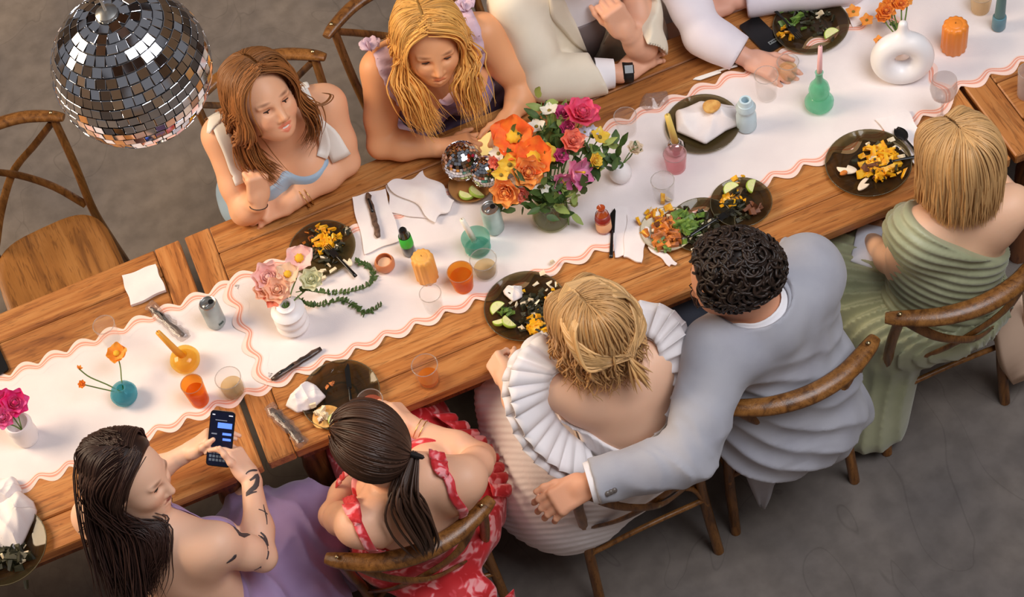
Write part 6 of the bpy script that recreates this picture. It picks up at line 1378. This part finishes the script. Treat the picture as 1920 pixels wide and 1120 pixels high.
def flower(kind, label, px, py, z, r, m, foot=None, face=(0, -.35, 1), seed=0, centre=None, group=None, name=None):
    c = A(px, py, z); rg = np.random.default_rng(seed+int(px)); t = thing(name or kind, label, 'flower', c, 0, group); f = axes(nrm(face)); X, Y, Z = f[:, 0], f[:, 1], f[:, 2]
    if kind == 'poppy':
        for i in range(6):
            a = i/6*6.283+rg.uniform(-.2, .2); d = X*math.cos(a)+Y*math.sin(a)+Z*(.18+.2*(i % 2)); pet(MB(), V3(0, 0, 0), d, Z, r*rg.uniform(.9, 1.08), r*1.15, .12, .06, seed=i+int(py)).build('petal', m, t, loc=(0, 0, 0)) if False else None
            mb = MB(); pet(mb, V3(0, 0, 0), d, Z, r*rg.uniform(.9, 1.08), r*1.2, .12, .06, seed=i+int(py)); mb.build('petal', m, t, loc=(0, 0, 0))
        MB().lathe([(0, r*.30), (r*.16, r*.28), (r*.30, r*.2), (r*.26, r*.1), (0, 0)], 16, R=f, rib=(8, .1)).build('flower_centre', centre or pm('centre_yellow', (248, 196, 40)), t, loc=(0, 0, 0))
    elif kind in ('ranunculus', 'rose'):
        for ring, (k, n, up_) in enumerate(((1.0, 7, .25), (.82, 6, .6), (.62, 5, 1.1), (.42, 4, 1.9), (.25, 3, 3.0))):
            mb = MB()
            for i in range(n): a = i/n*6.283+ring*.6; d = X*math.cos(a)+Y*math.sin(a)+Z*up_; pet(mb, (X*math.cos(a)+Y*math.sin(a))*r*.06, d, Z-(X*math.cos(a)+Y*math.sin(a))*(.2+.5*ring), r*(.98 if ring < 2 else .75)*(k*.4+.6), r*1.0*(k*.5+.4), .22, .03, seed=i)
            mb.build('petal_ring', m, t, loc=(0, 0, 0))
        MB().lathe([(0, r*.55), (r*.12, r*.5), (r*.2, r*.35), (0, 0)], 10, R=f).build('flower_centre', centre or m, t, loc=(0, 0, 0))
    elif kind in ('daisy', 'blossom'):
        for i in range(5): a = i/5*6.283+rg.uniform(-.1, .1); mb = MB(); pet(mb, V3(0, 0, 0), X*math.cos(a)+Y*math.sin(a)+Z*.25, Z, r, r*.85, .1, .05, seed=i); mb.build('petal', m, t, loc=(0, 0, 0))
        MB().lathe([(0, r*.22), (r*.14, r*.18), (r*.2, r*.08), (0, 0)], 10, R=f).build('flower_centre', centre or pm('centre_olive', (150, 130, 40)), t, loc=(0, 0, 0))
    elif kind == 'tulip':
        for i in range(6): a = i/6*6.283; mb = MB(); pet(mb, V3(0, 0, 0), X*math.cos(a)+Y*math.sin(a)+Z*(.8 if i % 2 else .4), Z-(X*math.cos(a)+Y*math.sin(a))*.6, r*1.1, r*.75, .15, .03, seed=i); mb.build('petal', m, t, loc=(0, 0, 0))
        MB().tube(np.array([V3(0, 0, 0), Z*r*.5, Z*r*.8]), (r*.06, r*.04, r*.08), 6).build('flower_centre', centre or pm('centre_yellow', (248, 196, 40)), t, loc=(0, 0, 0))
    if foot is not None:
        b = np.asarray(foot)-c; MB().tube(spline([V3(0, 0, 0), -Z*r*.6+b*.25, b*.65, b], 12), .0022, 6).build('stem', stem_m, t, loc=(0, 0, 0))
    return t
vb_ = A(1036, 412, RZ)                      # bouquet vase
t = thing('bouquet_vase', 'clear glass vase holding the big bright bouquet', 'vase', vb_)
MB().lathe([(0, 0), (.045, 0), (.056, .008), (.060, .03), (.052, .065), (.044, .09), (.043, .12), (.047, .135), (.0455, .135), (.0415, .12), (.0425, .09), (.05, .064), (.057, .03), (0, .006)], 32).build('glass_wall', glass('vase_glass', (228, 230, 212), .55, .03, .08), t, loc=(0, 0, 0), auto=60)
MB().lathe([(0, .008), (.052, .011), (.0565, .03), (.049, .062), (0, .063)], 28).build('water', glass('vase_water', (186, 190, 130), .3, .03, .18), t, loc=(0, 0, 0), auto=50)
def ft(seed): r = np.random.default_rng(seed); return vb_+V3(r.normal()*.018, r.normal()*.018, .02)
O1 = pm('orange', (246, 98, 26), (252, 130, 34)); O2 = pm('apricot', (248, 158, 70), (252, 184, 100)); CO = pm('coral', (242, 122, 96), (248, 156, 130)); Y1 = pm('yellow', (250, 204, 40), (252, 220, 90)); PK = pm('hot_pink', (236, 68, 112), (242, 100, 140)); MG = pm('magenta', (196, 50, 120), (220, 90, 150)); LP = pm('orchid', (230, 116, 172), (240, 160, 196)); WH = pm('white', (244, 238, 222)); PE = pm('peach', (252, 200, 168), (252, 216, 190)); PP_ = pm('blush', (252, 200, 194), (252, 216, 208))
B = 'flowers in the big bouquet'
for i, (k, lb, px, py, z, r, m, fc) in enumerate((
        ('poppy', 'large orange poppy with yellow centre facing up in the bouquet', 965, 258, .99, .062, O1, (-.3, -.3, 1)), ('poppy', 'flame orange poppy below the large orange poppy', 1000, 296, .985, .056, O1, (-.1, -.5, 1)),
        ('rose', 'coral orange ruffled rose at the heart of the bouquet', 990, 322, .97, .046, O2, (-.1, -.7, .8)), ('blossom', 'yellow blossom with dark centre below the large poppy', 956, 309, .965, .032, Y1, (-.3, -.6, .8)),
        ('blossom', 'pale yellow blossom at the outer edge beneath the white daisy', 940, 328, .955, .026, Y1, (-.5, -.6, .7)), ('poppy', 'golden yellow poppy tucked behind the coral rose', 1020, 290, .98, .034, Y1, (.3, -.4, 1)),
        ('daisy', 'white open flower beside the small mirror ball', 935, 288, .965, .026, WH, (-.6, -.3, .8)), ('ranunculus', 'small red coral bud under the white open flower', 929, 304, .95, .020, CO, (-.7, -.3, .5)),
        ('rose', 'hot pink rose at the crown of the bouquet', 1090, 218, 1.02, .050, PK, (.3, -.1, 1)), ('rose', 'magenta small bloom left of the hot pink rose', 1058, 213, 1.01, .026, MG, (-.1, -.1, 1)), ('rose', 'magenta bud under the hot pink rose', 1064, 240, .99, .022, MG, (0, -.4, 1)),
        ('ranunculus', 'round orange ranunculus in the middle of the greenery', 1074, 266, 1.0, .034, CO, (.1, -.4, 1)), ('tulip', 'pink and orange open tulip low on the bouquet', 1078, 322, .95, .048, LP, (.4, -.7, .5)), ('rose', 'dark magenta bud between the two orange blooms', 1052, 292, .975, .022, MG, (.1, -.5, .8)),
        ('tulip', 'orchid pink petalled bloom hanging below the tulip', 1052, 335, .94, .036, LP, (0, -.9, .3)), ('blossom', 'bright yellow blossom at the leafy tip of the bouquet', 1124, 258, .97, .030, Y1, (.5, -.2, .8)), ('rose', 'yellow rosette at the lower leafy side', 1114, 302, .955, .022, Y1, (.5, -.6, .6)),
        ('rose', 'large peach orange rose at the lower edge by the can', 951, 357, .935, .044, O2, (-.6, -.7, .5)), ('rose', 'coral half open rose behind the large peach orange rose', 975, 362, .92, .026, CO, (-.3, -.9, .4)), ('daisy', 'white small daisy below the heart of the bouquet', 1004, 345, .95, .018, WH, (0, -.8, .6)),
        ('daisy', 'white stock bloom at the back of the bouquet', 1006, 238, 1.0, .026, WH, (-.1, 0, 1)), ('daisy', 'cream stock bloom at the top of the bouquet', 1030, 208, 1.02, .026, WH, (0, .2, 1)), ('daisy', 'pale blue white blossom under the hot pink rose', 1096, 248, .99, .018, pm('ice', (206, 212, 232)), (.3, -.3, 1)),
        ('daisy', 'white tiny blossom above the yellow rosette', 1112, 246, .98, .018, pm('ice', (206, 212, 232)), (.4, -.2, 1)), ('daisy', 'white tiny blossom low over the vase rim', 1020, 352, .945, .016, WH, (.1, -.8, .5)), ('daisy', 'white tiny blossom next to the peach orange rose', 968, 338, .95, .016, WH, (-.3, -.7, .6)))):
    flower(k, lb, px, py, z, r*1.22, m, ft(i), fc, seed=i, group=B)
def leafspray(label, px, py, z, foot, n=12, L=.045, W_=.02, m=None, seed=0, spread=.05, dirn=None, group='green sprays in the bouquet', name='leaf_spray'):
    c = A(px, py, z); r = np.random.default_rng(seed); t = thing(name, label, 'foliage', c, 0, group); b = np.asarray(foot)-c
    MB().tube(spline([V3(0, 0, 0), b*.4+WZ*.02, b], 10), .0018, 5).build('stem', stem_m, t, loc=(0, 0, 0))
    me = None
    for i in range(n):
        q = b*r.uniform(0, .35)+r.normal(size=3)*spread*.25; d = nrm(r.normal(size=3)+V3(0, 0, .4)-nrm(b)*.5); mb = MB(); pet(mb, V3(0, 0, 0), d, nrm(V3(0, -.3, 1)), L*r.uniform(.7, 1.2), W_*r.uniform(.8, 1.2), .1, .02, seed=i, n=3); mb.build('leaf', m or leaf_m, t, loc=q)
    return t
for i, (px, py, z, m, n, lb) in enumerate(((1042, 238, .985, leaf_m, 14, 'dark green leaves between the magenta buds and orange poppy'), (1040, 262, .97, leaf_m, 14, 'dark leaves in the middle of the bouquet'), (1105, 280, .96, leaf_m, 14, 'leafy sprig right of the round ranunculus'),
        (1140, 282, .95, leaf_m, 14, 'small leaved sprig at the tip of the bouquet'), (1128, 272, .96, leaf_l, 8, 'pale leaves by the bright yellow blossom'), (1020, 365, .93, leaf_m, 16, 'broad leaves over the vase rim'), (1045, 352, .93, leaf_m, 14, 'dark leaves under the tulip'), (1062, 352, .93, leaf_l, 8, 'pale leaves hanging over the vase shoulder'),
        (1072, 382, .88, leaf_l, 7, 'small light sprig beside the glass vase'), (1015, 192, 1.03, leaf_l, 6, 'light sprig rising over the top of the bouquet'), (1058, 190, 1.03, leaf_l, 5, 'wispy sprig above the magenta bloom'), (955, 238, 1.0, leaf_m, 7, 'grey green leaves behind the large poppy'), (945, 378, .90, leaf_m, 8, 'drooping sprig under the peach orange rose'), (1095, 330, .93, leaf_m, 6, 'dark leaf tip below the tulip'), (1030, 225, 1.0, leaf_m, 12, 'leaves around the cream stock bloom'), (995, 345, .94, leaf_m, 10, 'leaves below the coral rose'))):
    leafspray(lb, px, py, z, ft(40+i), int(n*1.5), .052, .025, m=m, seed=i+3, spread=.075)
# --- orange poppy in the turquoise vase, with two buds
f0 = A(238, 748, LZ)+V3(0, 0, .03)
flower('poppy', 'orange poppy leaning from the turquoise bud vase', 219, 664, .87, .036, pm('tangerine', (250, 152, 30), (252, 170, 60)), f0, (0, -.2, 1), 3)
flower('ranunculus', 'round orange bud nodding beside the turquoise vase', 155, 721, .86, .015, pm('tangerine', (250, 152, 30), (252, 170, 60)), f0, (-.3, -.3, 1), 4); flower('tulip', 'small orange bud at the runner trim', 148, 692, .87, .012, pm('tangerine', (250, 152, 30), (252, 170, 60)), f0, (.5, .2, .6), 5)
f0 = A(52, 822, LZ)+V3(0, 0, .05)
for i, (px, py, z, r, lb) in enumerate(((28, 758, .90, .050, 'hot magenta rose in the white vase at the runner'), (4, 785, .90, .042, 'pink petalled bloom low in the white vase'), (5, 752, .90, .04, 'magenta bloom behind the hot magenta rose'))):
    flower('rose', lb, px, py, z, r, pm('fuchsia', (236, 20, 120), (240, 90, 170)) if i != 1 else pm('candy', (244, 130, 190), (240, 80, 150)), f0, (.2, -.4, 1), i, group='magenta flowers in the white vase')
# --- peach flowers and trailing greenery in the ripple vase
f0 = A(552, 612, RZ)+V3(0, 0, .10)
for i, (k, px, py, z, r, m, lb) in enumerate((('rose', 505, 522, .915, .042, PP_, 'blush ruffled bloom left of the ripple vase'), ('rose', 522, 545, .91, .036, PE, 'peach ruffled bloom above the ripple vase rim'), ('rose', 498, 545, .90, .03, PE, 'coral peach bloom low by the runner trim'), ('blossom', 512, 562, .89, .024, CO, 'small coral blossom hanging by the ripple vase'),
        ('poppy', 562, 485, .93, .036, PP_, 'pink open blossom over the mango salad plate'), ('rose', 585, 525, .91, .030, pm('celery', (226, 226, 190)), 'pale green white bloom right of the ripple vase'), ('poppy', 540, 515, .93, .03, pm('cream_peach', (248, 214, 180)), 'cream peach bloom between pink and blush flowers'))):
    flower(k, lb, px, py, z, r*1.35, m, f0, (-.1, -.4, 1), i, group='peach flowers in the ripple vase')
def trail(label, pts, seed):
    P = [A(*q) for q in pts]; t = thing('trailing_sprig', label, 'foliage', P[0]); C = spline(P, 40)-P[0]; MB().tube(C, .0016, 5).build('stem', stem_m, t, loc=(0, 0, 0)); r = np.random.default_rng(seed); mb = MB(); pet(mb, V3(0, 0, 0), (1, 0, .15), WZ, .015, .011, .1, n=2); me = mb.mesh('leaf'); me.materials.append(leaf_m)
    for i in range(3, 40):
        T = C[min(39, i+1)]-C[i-1]; a0 = math.atan2(T[1], T[0])
        for s_ in (-1, 1):
            o = bpy.data.objects.new('leaf', me); COL.objects.link(o); o.parent = t; o.location = C[i]+WZ*.002; o.rotation_euler = (r.normal()*.3, -.3+r.normal()*.3, a0+s_*(1.1+r.normal()*.25)); o.scale = (r.uniform(.8, 1.15),)*3
trail('long curling green sprig trailing from the ripple vase to the salad plate', [(555, 548, .90), (575, 545, .86), (610, 550, RZ+.004), (650, 548, RZ+.003), (688, 538, RZ+.003), (702, 520, RZ+.003), (690, 500, RZ+.004), (670, 492, RZ+.012)], 1)
trail('lower green sprig trailing over the runner from the ripple vase', [(558, 555, .89), (575, 572, .80), (600, 573, RZ+.004), (640, 564, RZ+.003), (665, 575, RZ+.003), (685, 588, RZ+.003), (715, 574, RZ+.003)], 2)
# --- orange blossoms of the ring vase, and the cream flower
f0 = A(1688, 128, LZ)+V3(0, 0, .12); TG = pm('marigold', (246, 146, 40), (250, 176, 80))
for i, (px, py, z, r, k) in enumerate(((1600, 22, .80, .026, 'blossom'), (1625, 38, .80, .024, 'blossom'), (1662, 22, .86, .034, 'rose'), (1672, 5, .87, .03, 'rose'), (1690, 8, .88, .026, 'rose'), (1655, 32, .85, .024, 'rose'), (1648, 76, .88, .018, 'blossom'), (1702, 2, .88, .02, 'blossom'))):
    flower(k, ['orange blossom lying at the napkin edge by the far plate', 'orange blossom dropped between the napkin and the runner trim', 'full orange bloom over the green leaves of the ring vase', 'orange bloom with ruffled petals leaning against a full orange bloom', 'orange bloom at the crest of the ring vase cluster', 'small orange bloom under the ring vase cluster', 'lone orange blossom drooping on a thin stalk over the ring vase', 'tiny orange blossom at the tip of the ring vase cluster'][i], px, py, z, r, TG, f0 if i > 1 else None, (-.2, -.3, 1), i, group='orange blossoms of the ring vase')
leafspray('small green leaves under the orange blossoms of the ring vase', 1672, 38, .85, f0, 6, .03, .012, leaf_m, 77, .03, group='greens of the ring vase')
f0 = A(1165, 334, RZ)+V3(0, 0, .05); flower('rose', 'cream flower in the small white vase beside the bouquet', 1190, 280, .86, .028, pm('cream', (244, 226, 200)), f0, (.2, -.2, 1), 1); leafspray('dark green sprig beside the cream flower', 1196, 276, .87, f0, 5, .025, .01, leaf_m, 78, .03, group='greens of the small white vase')
flower('ranunculus', 'single coral petalled bud seen through the hollow ring vase', 1688, 96, LZ+.02, .014, CO, None, (0, -.4, 1), 2)
# ================================================================ mirror balls
mir = mat('mirror_tile', (226, 226, 230), .04, 1); core = mat('ball_core', (46, 44, 46), .6)
def mirror_ball(label, c, r, tile, hang=None, parts=300, seed=1, rot=0.0):
    t = thing('mirror_ball', label, 'mirror ball', c); rg = np.random.default_rng(seed)
    MB().lathe([((r-.003)*math.sin(a), (r-.003)*math.cos(a)) for a in np.linspace(0, math.pi, 33)], 48).build('core', core, t, loc=(0, 0, 0))
    rows = int(math.pi*r/tile); T = []
    for i in range(rows):
        ph = (i+.5)/rows*math.pi; n = max(5, int(2*math.pi*r*math.sin(ph)/tile)); dw = 2*math.pi*r*math.sin(ph)/n
        for j in range(n):
            a = j/n*2*math.pi+rot; nn = V3(math.sin(ph)*math.cos(a), math.sin(ph)*math.sin(a), math.cos(ph)); e1 = V3(-math.sin(a), math.cos(a), 0); e2 = np.cross(nn, e1); tl = rg.normal(size=2)*.045; n2 = nrm(nn+e1*tl[0]+e2*tl[1]); e1 = nrm(e1-n2*np.dot(e1, n2)); T.append((nn, np.stack([e1, np.cross(n2, e1), n2], 1), dw*.94, tile*.94))
    cdir = nrm(CAM-np.asarray(c)); T.sort(key=lambda q: -np.dot(q[0], cdir)); rest = MB()
    for i, (nn, R_, w, h) in enumerate(T):
        if i < parts: MB().box((0, 0, 0), (w, h, .004), R_, bev=.0008).build('mirror_tile', mir, t, loc=nn*r, smooth=False)
        else: rest.box(nn*r, (w, h, .004), R_)
    o = rest.build('mirror_tiles', mir, t, loc=(0, 0, 0), smooth=False); o['kind'] = 'stuff'
    if hang:
        MB().lathe([(0, r+.001), (r*.14, r), (r*.14, r+.012), (r*.06, r+.02), (0, r+.02)], 20).build('cap', alu, t, loc=(0, 0, 0), auto=50); MB().tube(np.array([V3(0, 0, r+.018), V3(0, 0, hang)]), .0035, 8).build('cord', mat('pale_cord', (214, 206, 198), .7), t, loc=(0, 0, 0))
    return t
d = cw+cr*(247-PX)/F+cu*(PY-127)/F; mirror_ball('large mirror ball hanging over the empty chair', CAM+d*4.8, .199, .0265, 3.2, 300)
mirror_ball('small mirror ball on the amber plate before the bouquet', A(866, 302, RZ+.080), .062, .0105, None, 0, 2, .2); mirror_ball('small mirror ball half hidden behind the bouquet flowers', A(912, 322, RZ+.066), .050, .0095, None, 0, 3, .5)
